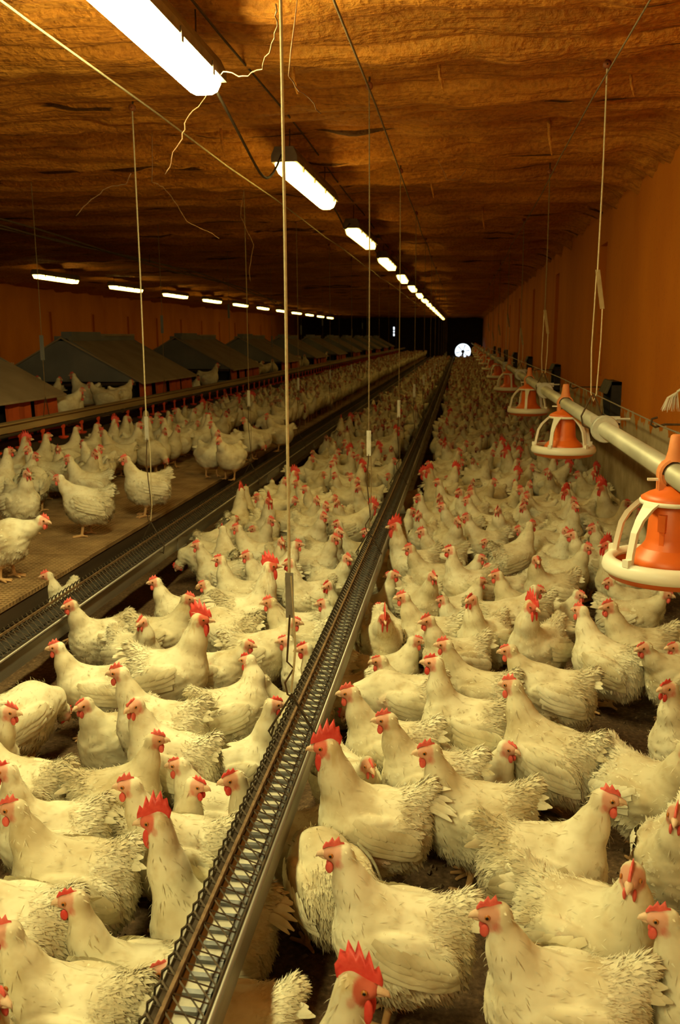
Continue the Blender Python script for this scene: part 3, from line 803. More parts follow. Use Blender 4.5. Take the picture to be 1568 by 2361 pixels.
for t in (0.05, 0.25, 0.45, 0.65, 0.85):
    MB().tube([(-2.2 * t ** 2.2, 30 * t, -0.04), (-2.2 * t ** 2.2, 30 * t, 0.2)], 0.006, 5).build('hook', M['iron'], cb_)
WEBS = [('long dusty cobweb strand dangling from the end of the large strip lamp', [(-1.169, 4.45, 2.884), (-1.243, 4.48, 2.798), (-1.329, 4.51, 2.731), (-1.363, 4.54, 2.649), (-1.43, 4.57, 2.567), (-1.474, 4.6, 2.498)]), ('dusty cobweb strand looping from the large strip lamp to the bright cord', [(-1.167, 4.42, 2.876), (-1.059, 4.183, 2.847), (-0.917, 3.947, 2.762), (-0.784, 3.71, 2.719), (-0.701, 3.473, 2.725), (-0.63, 3.237, 2.722), (-0.588, 3.0, 2.709)]), ('faint cobweb strand sloping away from the bright taut cord', [(-0.62, 3.6, 3.02), (-0.588, 3.2, 2.555), (-0.656, 3.9, 2.674), (-0.69, 4.6, 2.754)]), ('pale cobweb strand swept sideways off the first slat trough cord', [(-2.016, 5.62, 2.686), (-2.069, 5.665, 2.631), (-2.199, 5.71, 2.623), (-2.334, 5.755, 2.56), (-2.459, 5.8, 2.469)]), ('thin cobweb strand hanging below the ceiling between the two trough cords', [(-2.1, 6.3, 3.06), (-2.082, 6.2, 2.728), (-2.06, 6.36, 2.724), (-2.006, 6.52, 2.616), (-1.995, 6.68, 2.532), (-1.912, 6.84, 2.487), (-1.841, 7.0, 2.44)]), ('kinked cobweb thread hanging from the second slat trough cord', [(-1.953, 8.4, 3.108), (-2.014, 8.45, 2.78), (-1.91, 8.5, 2.535), (-1.967, 8.55, 2.327), (-1.969, 8.6, 2.213)]), ('fine cobweb thread sagging under the ceiling beside the feed pipe cords', [(-0.199, 7.2, 2.992), (-0.133, 7.233, 2.857), (-0.036, 7.267, 2.859), (0.011, 7.3, 2.941)])]
for k, (lb, pts) in enumerate(WEBS):
    if k in (2, 4):
        a = pts[0]; pts[0] = (a[0], a[1], float(ceil_z(np.array([a[0]]), np.array([a[1]]))[0]) + 0.004)
    P = []
    for a, b in zip(pts[:-1], pts[1:]):
        for j in range(4):
            t = j / 4
            P.append(tuple(a[i] * (1 - t) + b[i] * t + (random.uniform(-0.006, 0.006) if j else 0) for i in range(3)))
    P.append(tuple(pts[-1]))
    wire_thing('cobweb_strand', P, [0.0018 + 0.0012 * random.random() for _ in P], 'web', lb, 'cobweb', None, 5)
for k, (x, y, ln, rr) in enumerate([(0.55, 6.6, 0.22, 0.014), (-0.9, 5.0, 0.18, 0.012), (-0.15, 5.2, 0.14, 0.010), (0.9, 5.6, 0.12, 0.010), (-0.3, 8.6, 0.2, 0.012), (1.1, 8.0, 0.16, 0.01), (0.2, 10.5, 0.25, 0.012), (-1.6, 6.2, 0.2, 0.01)]):
    z0 = float(ceil_z(np.array([x]), np.array([y]))[0])
    wire_thing('foam_drip', [(x, y, z0 + 0.03), (x + 0.01, y - 0.01, z0 - ln * 0.5), (x + 0.03, y, z0 - ln)], [rr, rr * 0.9, rr * 0.4], 'foam', 'stiff strip of foam dangling under the ceiling between the cords', 'foam drip', 'foam strips dangling under the ceiling', 5)

# ------------------------------------------------------------------ chickens
# head centre (x,y,z) per pose for a hen of scale 1 ; yaw = head turn (deg, + = bird's left)
POSES={
 'A':dict(n1=(0.096,0.000,0.338),n2=(0.113,0.000,0.398),yaw=0,pitch=0,drop=0),
 'T':dict(n1=(0.083,0.000,0.350),n2=(0.090,0.000,0.424),yaw=0,pitch=4,drop=0),
 'L':dict(n1=(0.090,0.010,0.340),n2=(0.096,0.022,0.398),yaw=75,pitch=-4,drop=0),
 'R':dict(n1=(0.090,-0.010,0.340),n2=(0.096,-0.022,0.398),yaw=-75,pitch=-4,drop=0),
 'B':dict(n1=(0.083,0.016,0.335),n2=(0.076,0.034,0.388),yaw=130,pitch=-6,drop=0),
 'M':dict(n1=(0.120,0.000,0.312),n2=(0.150,0.000,0.358),yaw=0,pitch=-8,drop=0),
 'X':dict(n1=(0.146,0.000,0.278),n2=(0.210,0.000,0.306),yaw=0,pitch=-12,drop=0),
 'F':dict(n1=(0.150,0.000,0.235),n2=(0.193,0.000,0.150),yaw=0,pitch=-65,drop=0),
 'S':dict(n1=(0.090,0.000,0.325),n2=(0.104,0.000,0.374),yaw=0,pitch=-3,drop=.095),
 'Q':dict(n1=(0.083,0.012,0.325),n2=(0.086,0.026,0.374),yaw=80,pitch=-3,drop=.095),
 'N':dict(n1=(0.092,0.000,0.358),n2=(0.106,0.000,0.440),yaw=0,pitch=-2,drop=.100),
 'RS':dict(n1=(0.092,0.000,0.415),n2=(0.108,0.000,0.530),yaw=0,pitch=-4,drop=.115,cock=1),
 'RA':dict(n1=(0.090,0.000,0.372),n2=(0.106,0.000,0.446),yaw=0,pitch=-2,drop=0,cock=1),
 'RT':dict(n1=(0.080,0.000,0.380),n2=(0.090,0.000,0.468),yaw=0,pitch=2,drop=0,cock=1),
 'RL':dict(n1=(0.084,0.012,0.372),n2=(0.088,0.026,0.446),yaw=80,pitch=-6,drop=0,cock=1),
 'RM':dict(n1=(0.120,0.000,0.345),n2=(0.156,0.000,0.391),yaw=0,pitch=-10,drop=0,cock=1),
}
def head_center(p):
    q=POSES[p]; y=math.radians(q['yaw']); pt=math.radians(q['pitch'])
    d=(math.cos(y)*math.cos(pt),math.sin(y)*math.cos(pt),math.sin(pt))
    n=q['n2']; return (n[0]+.014*d[0],n[1]+.014*d[1],n[2]+.020+.008*d[2]-q['drop'])


def sdf_field(pose, h):
    """distance field of one bird (x forward, z up), feet on z = 0"""
    q = POSES[pose]; ck = q.get('cock', 0); dr_ = q['drop']
    xs = np.arange(-0.30, 0.34, h, dtype=np.float32); ys = np.arange(-0.165, 0.17, h, dtype=np.float32); zs = np.arange(-0.012, 0.53, h, dtype=np.float32)
    X, Y, Z = np.meshgrid(xs, ys, zs, indexing='ij')
    Zb = Z + dr_
    def ell(c, r, Zq=Zb, pit=0.0):
        dx, dy, dz = X - c[0], Y - c[1], Zq - c[2]
        if pit:
            cp, sp_ = math.cos(pit), math.sin(pit)
            dx, dz = cp * dx + sp_ * dz, -sp_ * dx + cp * dz
        k0 = np.sqrt((dx / r[0]) ** 2 + (dy / r[1]) ** 2 + (dz / r[2]) ** 2)
        k1 = np.sqrt((dx / r[0] ** 2) ** 2 + (dy / r[1] ** 2) ** 2 + (dz / r[2] ** 2) ** 2) + 1e-6
        return k0 * (k0 - 1) / k1
    def cone(a, b, ra, rb, Zq=Zb):
        ax, ay, az = a; vx, vy, vz = b[0] - ax, b[1] - ay, b[2] - az
        px, py, pz = X - ax, Y - ay, Zq - az
        t = np.clip((px * vx + py * vy + pz * vz) / (vx * vx + vy * vy + vz * vz), 0, 1)
        return np.sqrt((px - t * vx) ** 2 + (py - t * vy) ** 2 + (pz - t * vz) ** 2) - (ra + (rb - ra) * t)
    def smin(a, b, k):
        hh = np.clip(0.5 + 0.5 * (b - a) / k, 0, 1)
        return b + (a - b) * hh - k * hh * (1 - hh)
    up = 0.02 if ck else 0.0
    n1, n2 = q['n1'], q['n2']
    F = ell((-0.022, 0, 0.214 + up), (0.134, 0.099, 0.098), pit=0.22)
    F = smin(F, ell((0.054, 0, 0.206 + up), (0.082, 0.088, 0.098)), 0.05)
    F = smin(F, ell((-0.088, 0, 0.194 + up), (0.086, 0.094, 0.100)), 0.05)
    F = smin(F, ell((-0.022, 0, 0.150 + up), (0.100, 0.090, 0.075)), 0.05)
    F = smin(F, cone((-0.108, 0, 0.246 + up), (-0.172, 0, 0.318 + 1.6 * up), 0.056, 0.022), 0.04)
    for s in (-1, 1):
        F = smin(F, ell((-0.036, s * 0.090, 0.226 + up), (0.108, 0.029, 0.058), pit=0.12), 0.006)
    n0 = (0.058, 0, 0.258 + up)
    F = smin(F, cone(n0, n1, 0.068 if not ck else 0.074, 0.041 if not ck else 0.049), 0.05)
    F = smin(F, cone(n1, n2, 0.039 if not ck else 0.047, 0.0265 if not ck else 0.033), 0.03)
    hc, hd = head_frame(pose)
    H0 = (hc[0], hc[1], hc[2] + dr_)
    a = tuple(H0[i] - 0.010 * hd[i] for i in range(3)); b = tuple(H0[i] + 0.020 * hd[i] for i in range(3))
    sc = 1.12 if ck else 1.0
    F = smin(F, cone(a, b, 0.0255 * sc, 0.0165 * sc), 0.010)
    if not dr_:
        for s in (-1, 1):
            yo = s * 0.054
            F = smin(F, cone((-0.016, s * 0.052, 0.160 + up), (0.002, yo, 0.098), 0.050, 0.020, Z), 0.03)
    else:
        F = smin(F, ell((-0.02, 0, 0.06), (0.13, 0.10, 0.060), Z), 0.05)
    F = F + np.float32(0.0035) * (np.sin(X * 61 + 3 * np.sin(Z * 43)) * np.sin(Y * 57 + 1.3) * np.sin(Z * 66 + 0.7)) * np.clip((0.33 - Zb) * 12, 0, 1)
    if not dr_:
        tr = max(0.0068, 0.66 * h)
        for s in (-1, 1):
            yo = s * 0.054
            fx = 0.012 * s
            F = np.minimum(F, cone((0.002, yo, 0.100), (0.006 + fx, yo, 0.020), max(0.0105, 0.7 * h), max(0.009, 0.7 * h), Z))
            foot = (0.006 + fx, yo, 0.014)
            for ty in (-0.026, 0.0, 0.026):
                F = smin(F, cone(foot, (0.066 + fx - abs(ty) * 0.5, yo + ty * 1.2, 0.007), tr * 1.15, tr * 0.85, Z), 0.004)
            F = smin(F, cone(foot, (-0.028 + fx, yo - s * 0.006, 0.007), tr, tr * 0.8, Z), 0.004)
    return F, (xs[0], ys[0], zs[0])

def surf_nets(F, o, h):
    nx, ny, nz = F.shape
    S = F < 0
    cnt = np.zeros((nx - 1, ny - 1, nz - 1), np.int8)
    for i in (0, 1):
        for j in (0, 1):
            for k in (0, 1):
                cnt += S[i:nx - 1 + i, j:ny - 1 + j, k:nz - 1 + k]
    act = (cnt > 0) & (cnt < 8)
    ci = np.argwhere(act)
    idx = np.full(act.shape, -1, np.int64)
    idx[act] = np.arange(len(ci))
    acc = np.zeros((len(ci), 3)); num = np.zeros(len(ci))
    cor = [(i, j, k) for i in (0, 1) for j in (0, 1) for k in (0, 1)]
    for a in cor:
        for ax in range(3):
            if a[ax] == 0:
                b = list(a); b[ax] = 1
                fa = F[ci[:, 0] + a[0], ci[:, 1] + a[1], ci[:, 2] + a[2]]
                fb = F[ci[:, 0] + b[0], ci[:, 1] + b[1], ci[:, 2] + b[2]]
                mk = (fa < 0) != (fb < 0)
                t = np.where(mk, fa / np.where(mk, fa - fb, 1), 0)
                p = np.tile(np.array(a, float), (len(ci), 1)); p[:, ax] += t
                acc[mk] += p[mk]; num[mk] += 1
    V = np.array(o) + h * (ci + acc / num[:, None])
    Q = []
    for ax in range(3):
        sl0 = [slice(1, -1)] * 3; sl1 = [slice(1, -1)] * 3
        sl0[ax] = slice(0, -1); sl1[ax] = slice(1, None)
        s0, s1 = S[tuple(sl0)], S[tuple(sl1)]
        e = np.argwhere(s0 != s1)
        st = s0[e[:, 0], e[:, 1], e[:, 2]]
        e = e + 1; e[:, ax] -= 1
        u, v = (ax + 1) % 3, (ax + 2) % 3
        def cell(du, dv):
            c = e.copy(); c[:, u] -= du; c[:, v] -= dv
            return idx[c[:, 0], c[:, 1], c[:, 2]]
        f = np.stack([cell(1, 1), cell(0, 1), cell(0, 0), cell(1, 0)], 1)
        f[~st] = f[~st][:, ::-1]
        Q.append(f)
    return V, np.concatenate(Q)

def vnormals(V, F):
    a = V[F[:, 2]] - V[F[:, 0]]; b = V[F[:, 3]] - V[F[:, 1]]
    fn = np.cross(a, b)
    Nn = np.zeros_like(V)
    for k in range(4):
        np.add.at(Nn, F[:, k], fn)
    return Nn / (np.linalg.norm(Nn, axis=1)[:, None] + 1e-12)

def head_frame(pose):
    q = POSES[pose]
    y_, p_ = math.radians(q['yaw']), math.radians(q['pitch'])
    d = (math.cos(y_) * math.cos(p_), math.sin(y_) * math.cos(p_), math.sin(p_))
    return head_center(pose), d

def head_matrix(pose):
    hc, d = head_frame(pose)
    f = Vector(d); l = Vector((0, 0, 1)).cross(f).normalized(); u = f.cross(l)
    Mx = Matrix.Identity(4)
    for i in range(3):
        Mx[i][0], Mx[i][1], Mx[i][2], Mx[i][3] = f[i], l[i], u[i], hc[i]
    return Mx

CREAM = np.array([0.80, 0.755, 0.575]); FACE = np.array([0.74, 0.40, 0.30]); REDFACE = np.array([0.68, 0.16, 0.11])
SHANK = np.array([0.60, 0.36, 0.17]); BARE = np.array([0.70, 0.42, 0.33]); HACK = np.array([0.66, 0.50, 0.24])

def sstep(a, b, x):
    t = np.clip((x - a) / (b - a), 0, 1)
    return t * t * (3 - 2 * t)

def bird_colors(pose, V, seed):
    q = POSES[pose]; ck = q.get('cock', 0); dr_ = q['drop']
    Mi = np.array(head_matrix(pose).inverted())
    Hq = V @ Mi[:3, :3].T + Mi[:3, 3]
    C = np.tile(CREAM, (len(V), 1))
    # bare pink patches on shoulder or rump (wear)
    r = np.random.default_rng(seed)
    for k in range(2):
        c = np.array([r.uniform(-0.14, 0.05), r.choice([-1, 1]) * r.uniform(0.06, 0.10), r.uniform(0.17, 0.27) - dr_])
        w_ = sstep(0.048, 0.012, np.linalg.norm(V - c, axis=1) + 0.012 * (vnoise(V[:, 0] * 90, V[:, 2] * 90, seed) - 0.5)) * (0.75 if k else 0.5)
        C = C * (1 - w_[:, None]) + BARE * w_[:, None]
    if ck:
        nz = vnoise(V[:, 1] * 160, V[:, 0] * 160, 3) * vnoise(V[:, 0] * 30, V[:, 2] * 25, 5)
        wn = sstep(0.05, 0.11, V[:, 0]) * sstep(0.25, 0.30, V[:, 2]) * sstep(0.20, 0.45, nz) * 0.55
        C = C * (1 - wn[:, None]) + HACK * wn[:, None]
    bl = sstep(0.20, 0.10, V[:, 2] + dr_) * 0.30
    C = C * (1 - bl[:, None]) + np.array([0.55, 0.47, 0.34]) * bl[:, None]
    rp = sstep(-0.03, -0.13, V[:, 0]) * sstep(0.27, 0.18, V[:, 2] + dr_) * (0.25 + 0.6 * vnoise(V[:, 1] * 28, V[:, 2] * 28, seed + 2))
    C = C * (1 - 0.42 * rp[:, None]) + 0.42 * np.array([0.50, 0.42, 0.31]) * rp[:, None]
    d = np.linalg.norm(Hq * np.array([0.75, 1, 1.0]) - np.array([0.012, 0, -0.002]), axis=1)
    fm = sstep(0.034, 0.030, d) * sstep(-0.012, -0.004, Hq[:, 0] + 0.25 * Hq[:, 2]) * sstep(0.030, 0.018, Hq[:, 2] - 0.3 * Hq[:, 0])
    fc = REDFACE if ck else FACE
    C = C * (1 - fm[:, None]) + fc * fm[:, None]
    ear = 0.45 * sstep(0.0115, 0.006, np.linalg.norm((Hq - np.array([-0.004, 0, -0.014])) * np.array([1, 0, 0.8]), axis=1)) * (np.abs(Hq[:, 1]) > 0.012)
    C = C * (1 - ear[:, None]) + np.array([0.66, 0.10, 0.08]) * ear[:, None]
    if not dr_:
        lm = sstep(0.108, 0.098, V[:, 2])
        C = C * (1 - lm[:, None]) + SHANK * lm[:, None]
    featherable = (1 - fm) * (1 - ear) * ((V[:, 2] > 0.095) if not dr_ else 1.0)
    return C, featherable, Hq

def leaf_feathers(P, Nn, T, Ln, Wd, lift, rng_):
    """curved leaf of 4 triangles per feather; returns V, F, normals"""
    k = len(P)
    Bn = np.cross(Nn, T)
    base_ = P - 0.003 * Nn
    c_, s_ = np.cos(lift)[:, None], np.sin(lift)[:, None]
    D = T * c_ + Nn * s_
    Ln = Ln[:, None]; Wd = Wd[:, None]
    mid = base_ + D * Ln * 0.5 + Nn * Ln * 0.05
    tip = base_ + D * Ln - Nn * Ln * 0.06
    V = np.stack([base_, mid - Bn * Wd * 0.5, mid + Nn * Wd * 0.12, mid + Bn * Wd * 0.5, tip], 1).reshape(-1, 3)
    o = np.arange(k)[:, None] * 5
    F = np.concatenate([o + np.array([[0, 1, 2]]), o + np.array([[0, 2, 3]]), o + np.array([[1, 4, 2]]), o + np.array([[2, 4, 3]])])
    NV = np.repeat(Nn, 5, 0)
    return V, F, NV

def strip(mb, pts, wids, nrm):
    """one long feather: a slightly keeled blade along pts"""
    P = np.array(pts, float); nrm = np.array(nrm, float)
    T = np.gradient(P, axis=0); T /= np.linalg.norm(T, axis=1)[:, None] + 1e-9
    v = []
    for i in range(len(P)):
        b = np.cross(nrm, T[i]); b /= np.linalg.norm(b) + 1e-9
        n_ = np.cross(T[i], b)
        v += [P[i] - b * wids[i], P[i] + n_ * wids[i] * 0.28, P[i] + b * wids[i]]
    f = []
    for i in range(len(P) - 1):
        a = i * 3
        f += [(a, a + 1, a + 4, a + 3), (a + 1, a + 2, a + 5, a + 4)]
    mb.add(v, f)

def col_mesh(mb, name, col, smooth=True):
    me = mb.mesh(name, M['feather'], smooth)
    a = me.color_attributes.new('Col', 'FLOAT_COLOR', 'POINT')
    c4 = np.ones((len(mb.v), 4), np.float32); c4[:, :3] = col
    a.data.foreach_set('color', c4.ravel())
    return me

def comb_mesh(pose, heights, x0, x1, thick, mt):
    k = len(heights); mb = MB(); v = []
    for i, hh in enumerate(heights):
        t = i / (k - 1); x = x0 + (x1 - x0) * t
        zb = 0.019 - 0.010 * abs(2 * t - 0.9) ** 2
        lean = -0.28 * hh * (0.2 + t)
        v += [(x, -thick, zb), (x, thick, zb), (x + lean * 0.5, -thick * 0.8, zb + hh * 0.5), (x + lean * 0.5, thick * 0.8, zb + hh * 0.5), (x + lean, 0.0015, zb + hh)]
    f = []
    for i in range(k - 1):
        a, b = i * 5, i * 5 + 5
        f += [(a, a + 2, b + 2, b), (a + 1, b + 1, b + 3, a + 3), (a + 2, a + 4, b + 4, b + 2), (a + 3, b + 3, b + 4, a + 4)]
    f += [(0, 1, 3, 2), (2, 3, 4), ((k - 1) * 5, (k - 1) * 5 + 2, (k - 1) * 5 + 3, (k - 1) * 5 + 1), ((k - 1) * 5 + 2, (k - 1) * 5 + 4, (k - 1) * 5 + 3)]
    me = mb.add(v, f).mesh('comb', mt, True)
    me.transform(head_matrix(pose))
    return me

def ellipsoid(mb, c, r, n=10, m_=7, mi=0, top=None):
    prof = [(math.sin(math.pi * i / m_) , -math.cos(math.pi * i / m_)) for i in range(m_ + 1)]
    v = []
    for (a, z) in prof:
        for j in range(n):
            t = 2 * math.pi * j / n
            v.append((c[0] + r[0] * a * math.cos(t), c[1] + r[1] * a * math.sin(t), c[2] + r[2] * z))
    mb.add(v, [(i * n + j, i * n + (j + 1) % n, (i + 1) * n + (j + 1) % n, (i + 1) * n + j) for i in range(m_) for j in range(n)], mi)

BIRD = {}
def make_bird(pose, seed):
    q = POSES[pose]; ck = q.get('cock', 0); dr_ = q['drop']
    D = {}
    rg = np.random.default_rng(seed)
    for key, h in (('hi', 0.0048), ('lo', 0.0105)):
        F, o = sdf_field(pose, h)
        V, Q = surf_nets(F, o, h)
        Nn = vnormals(V, Q)
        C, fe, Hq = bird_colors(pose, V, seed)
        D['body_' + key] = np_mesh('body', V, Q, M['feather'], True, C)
        if key == 'hi':
            Vh, Nh, Ch, feh = V, Nn, C, fe
    # ---- plumage: small overlapping feathers, fluffy at the rump and belly
    q_ = POSES[pose]
    n1, n2 = np.array(q_['n1']) - [0, 0, dr_], np.array(q_['n2']) - [0, 0, dr_]
    ndir = n1 - n2 + np.array([-0.03, 0, 0]); ndir /= np.linalg.norm(ndir)
    zb = Vh[:, 2] + dr_
    neck = sstep(0.255, 0.30, zb) * sstep(0.02, 0.06, Vh[:, 0])
    rump = sstep(-0.05, -0.12, Vh[:, 0])
    belly = sstep(0.20, 0.13, zb)
    flow = np.array([-1.0, 0, -0.30]) * np.ones((len(Vh), 1))
    flow[:, 2] -= 1.0 * belly + 0.9 * rump * (zb < 0.25)
    flow = flow * (1 - neck[:, None]) + ndir * neck[:, None]
    flow += rg.normal(0, 0.10, flow.shape)
    T = flow - (flow * Nh).sum(1)[:, None] * Nh
    T /= np.linalg.norm(T, axis=1)[:, None] + 1e-9
    wgt = feh * (0.16 + 1.2 * rump + 0.75 * belly)
    wgt /= wgt.sum()
    k = 3600
    s = rg.choice(len(Vh), k, replace=False, p=wgt)
    ru, be, ne = rump[s], belly[s], neck[s]
    Ln = 0.020 + 0.008 * ru + 0.006 * be - 0.004 * ne; Ln *= rg.uniform(0.75, 1.25, k)
    Wd = 0.013 - 0.005 * ne - 0.004 * ru - 0.003 * be; Wd *= rg.uniform(0.7, 1.2, k)
    lift = np.radians(3 + 5 * ru + 5 * be) + np.abs(rg.normal(0, 1, k)) * np.radians(1.5 + 9 * ru + 8 * be)
    V1, F1, N1 = leaf_feathers(Vh[s], Nh[s], T[s], Ln, Wd, lift, rg)
    k2 = 5200
    w2 = feh * (0.05 + rump ** 1 + 0.7 * belly); w2 /= w2.sum()
    s2 = rg.choice(len(Vh), k2, replace=True, p=w2)
    Ln2 = rg.uniform(0.012, 0.032, k2); Wd2 = rg.uniform(0.0014, 0.0032, k2)
    T2 = T[s2] + rg.normal(0, 0.4, (k2, 3)); T2 -= (T2 * Nh[s2]).sum(1)[:, None] * Nh[s2]; T2 /= np.linalg.norm(T2, axis=1)[:, None] + 1e-9
    V2, F2, N2 = leaf_feathers(Vh[s2], Nh[s2], T2, Ln2, Wd2, np.radians(rg.uniform(5, 48, k2)), rg)
    VV = np.concatenate([V1, V2]); FF = np.concatenate([F1, F2 + len(V1)]); NN = np.concatenate([N1, N2])
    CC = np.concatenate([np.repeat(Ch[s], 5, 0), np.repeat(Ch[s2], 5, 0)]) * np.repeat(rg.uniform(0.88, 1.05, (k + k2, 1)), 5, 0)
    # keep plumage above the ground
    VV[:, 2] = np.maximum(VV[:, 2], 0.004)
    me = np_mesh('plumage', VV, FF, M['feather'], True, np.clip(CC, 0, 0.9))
    me.normals_split_custom_set_from_vertices([tuple(v) for v in NN])
    D['plumage'] = me
    # ---- wings
    def sy(x, z, side):
        mk = (np.abs(Vh[:, 0] - x) < 0.010) & (np.abs(Vh[:, 2] - z) < 0.010) & (Vh[:, 1] * side > 0)
        return float(np.max(Vh[mk, 1] * side)) if mk.any() else 0.07
    upz = (0.02 if ck else 0) - dr_
    for side, nm in ((1, 'wing_a'), (-1, 'wing_b')):
        mb = MB()
        for r_ in (3, 2, 1, 0):
            cnt = 8
            for i in range(cnt):
                bx = 0.040 - 0.020 * i - 0.006 * r_ + rg.uniform(-0.004, 0.004); bz = 0.278 - 0.026 * r_ - 0.005 * i + upz
                ln = max(0.02, min((0.044 + 0.018 * r_) * rg.uniform(0.9, 1.1), bx + 0.150)); sl = 0.42 - 0.13 * r_ + rg.uniform(-0.05, 0.05)
                pts, wd = [], []
                for t in np.linspace(0, 1, 6):
                    x, z = bx - ln * t, bz - ln * sl * t - 0.015 * t * t
                    yy = sy(max(x, -0.16), z, side) + 0.001 + 0.0035 * (3 - r_) * 0.5 + 0.005 * t
                    pts.append((x, side * yy, z)); wd.append((0.0110 + 0.001 * r_) * (0.55 + 0.45 * math.sin(math.pi * min(1, t * 0.85 + 0.12))) * (0.35 if t == 1 else 1))
                strip(mb, pts, wd, (0, side, 0.15))
        D[nm] = col_mesh(mb, 'wing', np.clip(CREAM * 1.04, 0, 1))
    # ---- tail
    mb = MB(); nf = 13 if not ck else 21
    for i in range(nf):
        u = (i / (nf - 1)) * 2 - 1
        b0 = np.array([-0.150, u * 0.022, 0.285 + (0.03 if ck else 0) - abs(u) * 0.018 - dr_])
        di = np.array([-0.66, u * 0.34, 0.72 - 0.50 * abs(u)]) + rg.normal(0, 0.06, 3); di /= np.linalg.norm(di)
        ln = (0.062 if not ck else 0.088) * rg.uniform(0.8, 1.15)
        bend = 0.015 if not ck else 0.04
        pts = [b0 + di * ln * t + np.array([-0.3, u * 0.4, -1]) * bend * t * t for t in np.linspace(0, 1, 6)]
        strip(mb, pts, [0.006, 0.009, 0.0105, 0.010, 0.008, 0.002], (0.35, u * 1.0 + 0.15, 0.5))
    for i in range(90):
        a = rg.uniform(0, 6.28)
        b0 = np.array([-0.135 + 0.03 * rg.random(), 0.030 * math.cos(a), 0.265 + (0.02 if ck else 0) + 0.035 * math.sin(a) - dr_])
        di = np.array([-0.8, 0.7 * math.cos(a), 0.35 + 0.7 * math.sin(a)]) + rg.normal(0, 0.25, 3); di /= np.linalg.norm(di)
        ln = rg.uniform(0.02, 0.045)
        pts = [b0 + di * ln * t + np.array([0, 0, -1]) * 0.012 * t * t for t in np.linspace(0, 1, 4)]
        strip(mb, pts, [0.002, 0.004, 0.0035, 0.0008], (0.5, math.cos(a), 0.8))
    D['tail'] = col_mesh(mb, 'tail', CREAM * 1.0)
    # ---- head parts
    HM = head_matrix(pose)
    if ck:
        D['comb'] = comb_mesh(pose, [0.012, 0.034, 0.022, 0.056, 0.034, 0.070, 0.044, 0.068, 0.044, 0.050, 0.030, 0.022], 0.044, -0.040, 0.0042, M['comb'])
    else:
        hs = [[0.004, 0.012, 0.007, 0.018, 0.010, 0.020, 0.011, 0.015, 0.005], [0.004, 0.009, 0.006, 0.012, 0.007, 0.013, 0.007, 0.008, 0.003], [0.006, 0.015, 0.010, 0.023, 0.013, 0.027, 0.015, 0.018, 0.007]][seed % 3]
        D['comb'] = comb_mesh(pose, hs, 0.036, -0.014, 0.0034, M['pinkcomb'] if seed % 3 else M['comb'])
    ws = 2.0 if ck else 1.0
    for sgn, nm in ((1, 'wattle_a'), (-1, 'wattle_b')):
        mb = MB()
        ellipsoid(mb, (0.020, sgn * (0.008 + 0.002 * ws), -0.018 - 0.012 * ws), (0.0095 * (0.6 + 0.4 * ws), 0.0045, 0.0140 * ws))
        me = mb.mesh('wattle', M['comb'] if ck or seed % 3 == 0 else M['pinkcomb'], True); me.transform(HM); D[nm] = me
        mb = MB()
        e_ = (0.0155, sgn * (0.0195 if not ck else 0.022), 0.0045)
        ellipsoid(mb, e_, (0.0062, 0.0034, 0.0060), 12, 8)
        ellipsoid(mb, (e_[0] + 0.0004, e_[1] + sgn * 0.0012, e_[2]), (0.0043, 0.0027, 0.0043), 10, 6, 1)
        me = mb.mesh('eye', [M['iris'], M['pupil']], True); me.transform(HM); D['eye' + nm[-2:]] = me
    mb = MB()
    bl = 1.15 if ck else 1.0
    mb.tube([(0.027, 0, 0.001), (0.037, 0, 0.0005), (0.046 * bl, 0, -0.003), (0.052 * bl, 0, -0.0095)], [0.0115, 0.0085, 0.0055, 0.0012], 10)
    mb.tube([(0.027, 0, -0.008), (0.037, 0, -0.0085), (0.045 * bl, 0, -0.0090)], [0.0080, 0.0055, 0.0012], 8)
    me = mb.mesh('beak', M['beak'], True); me.transform(HM); D['beak'] = me
    return D
for i, p in enumerate(POSES):
    BIRD[p] = make_bird(p, 11 + i)

FULL = [('plumage', 'plumage'), ('wing', 'wing_a'), ('wing', 'wing_b'), ('tail', 'tail'), ('comb', 'comb'), ('wattle', 'wattle_a'), ('wattle', 'wattle_b'), ('eye', 'eye_a'), ('eye', 'eye_b'), ('beak', 'beak')]
MIDP = [('tail', 'tail'), ('comb', 'comb'), ('wattle', 'wattle_a'), ('wattle', 'wattle_b'), ('beak', 'beak')]

def compass(h):
    h %= 360
    if h < 45 or h >= 315: return 'wall'
    if h < 135: return 'fan'
    if h < 225: return 'nests'
    return 'entrance'
PTXT = {'A': 'upright', 'T': 'stretched', 'L': 'turning', 'R': 'turning', 'B': 'glancing', 'M': 'leaning', 'X': 'reaching', 'F': 'pecking', 'S': 'sitting', 'Q': 'crouched', 'N': 'crouched', 'RS': 'crouched', 'RA': 'upright', 'RT': 'stretched', 'RL': 'turning', 'RM': 'leaning'}
def zone(x, y, z, where):
    if where == 'nest': return 'on the landing among the nest boxes'
    if where == 'slat':
        return 'on the slats ' + ('under the drinker rail' if x < -3.0 else 'beside the trough')
    k = min(range(len(HY)), key=lambda i_: abs(HY[i_] - y))
    d = 'by the ' + ORD[k] + ' trough cord'
    s = ('beside the slat trough' if x < -1.55 else 'between both troughs' if x < TRX - 0.42 else 'close to the floor trough' if x < TRX + 0.30 else 'under the pan feeders' if x < 0.95 else 'along the plastered wall')
    return s + ' ' + d
LABELLED = []
PLACED = []
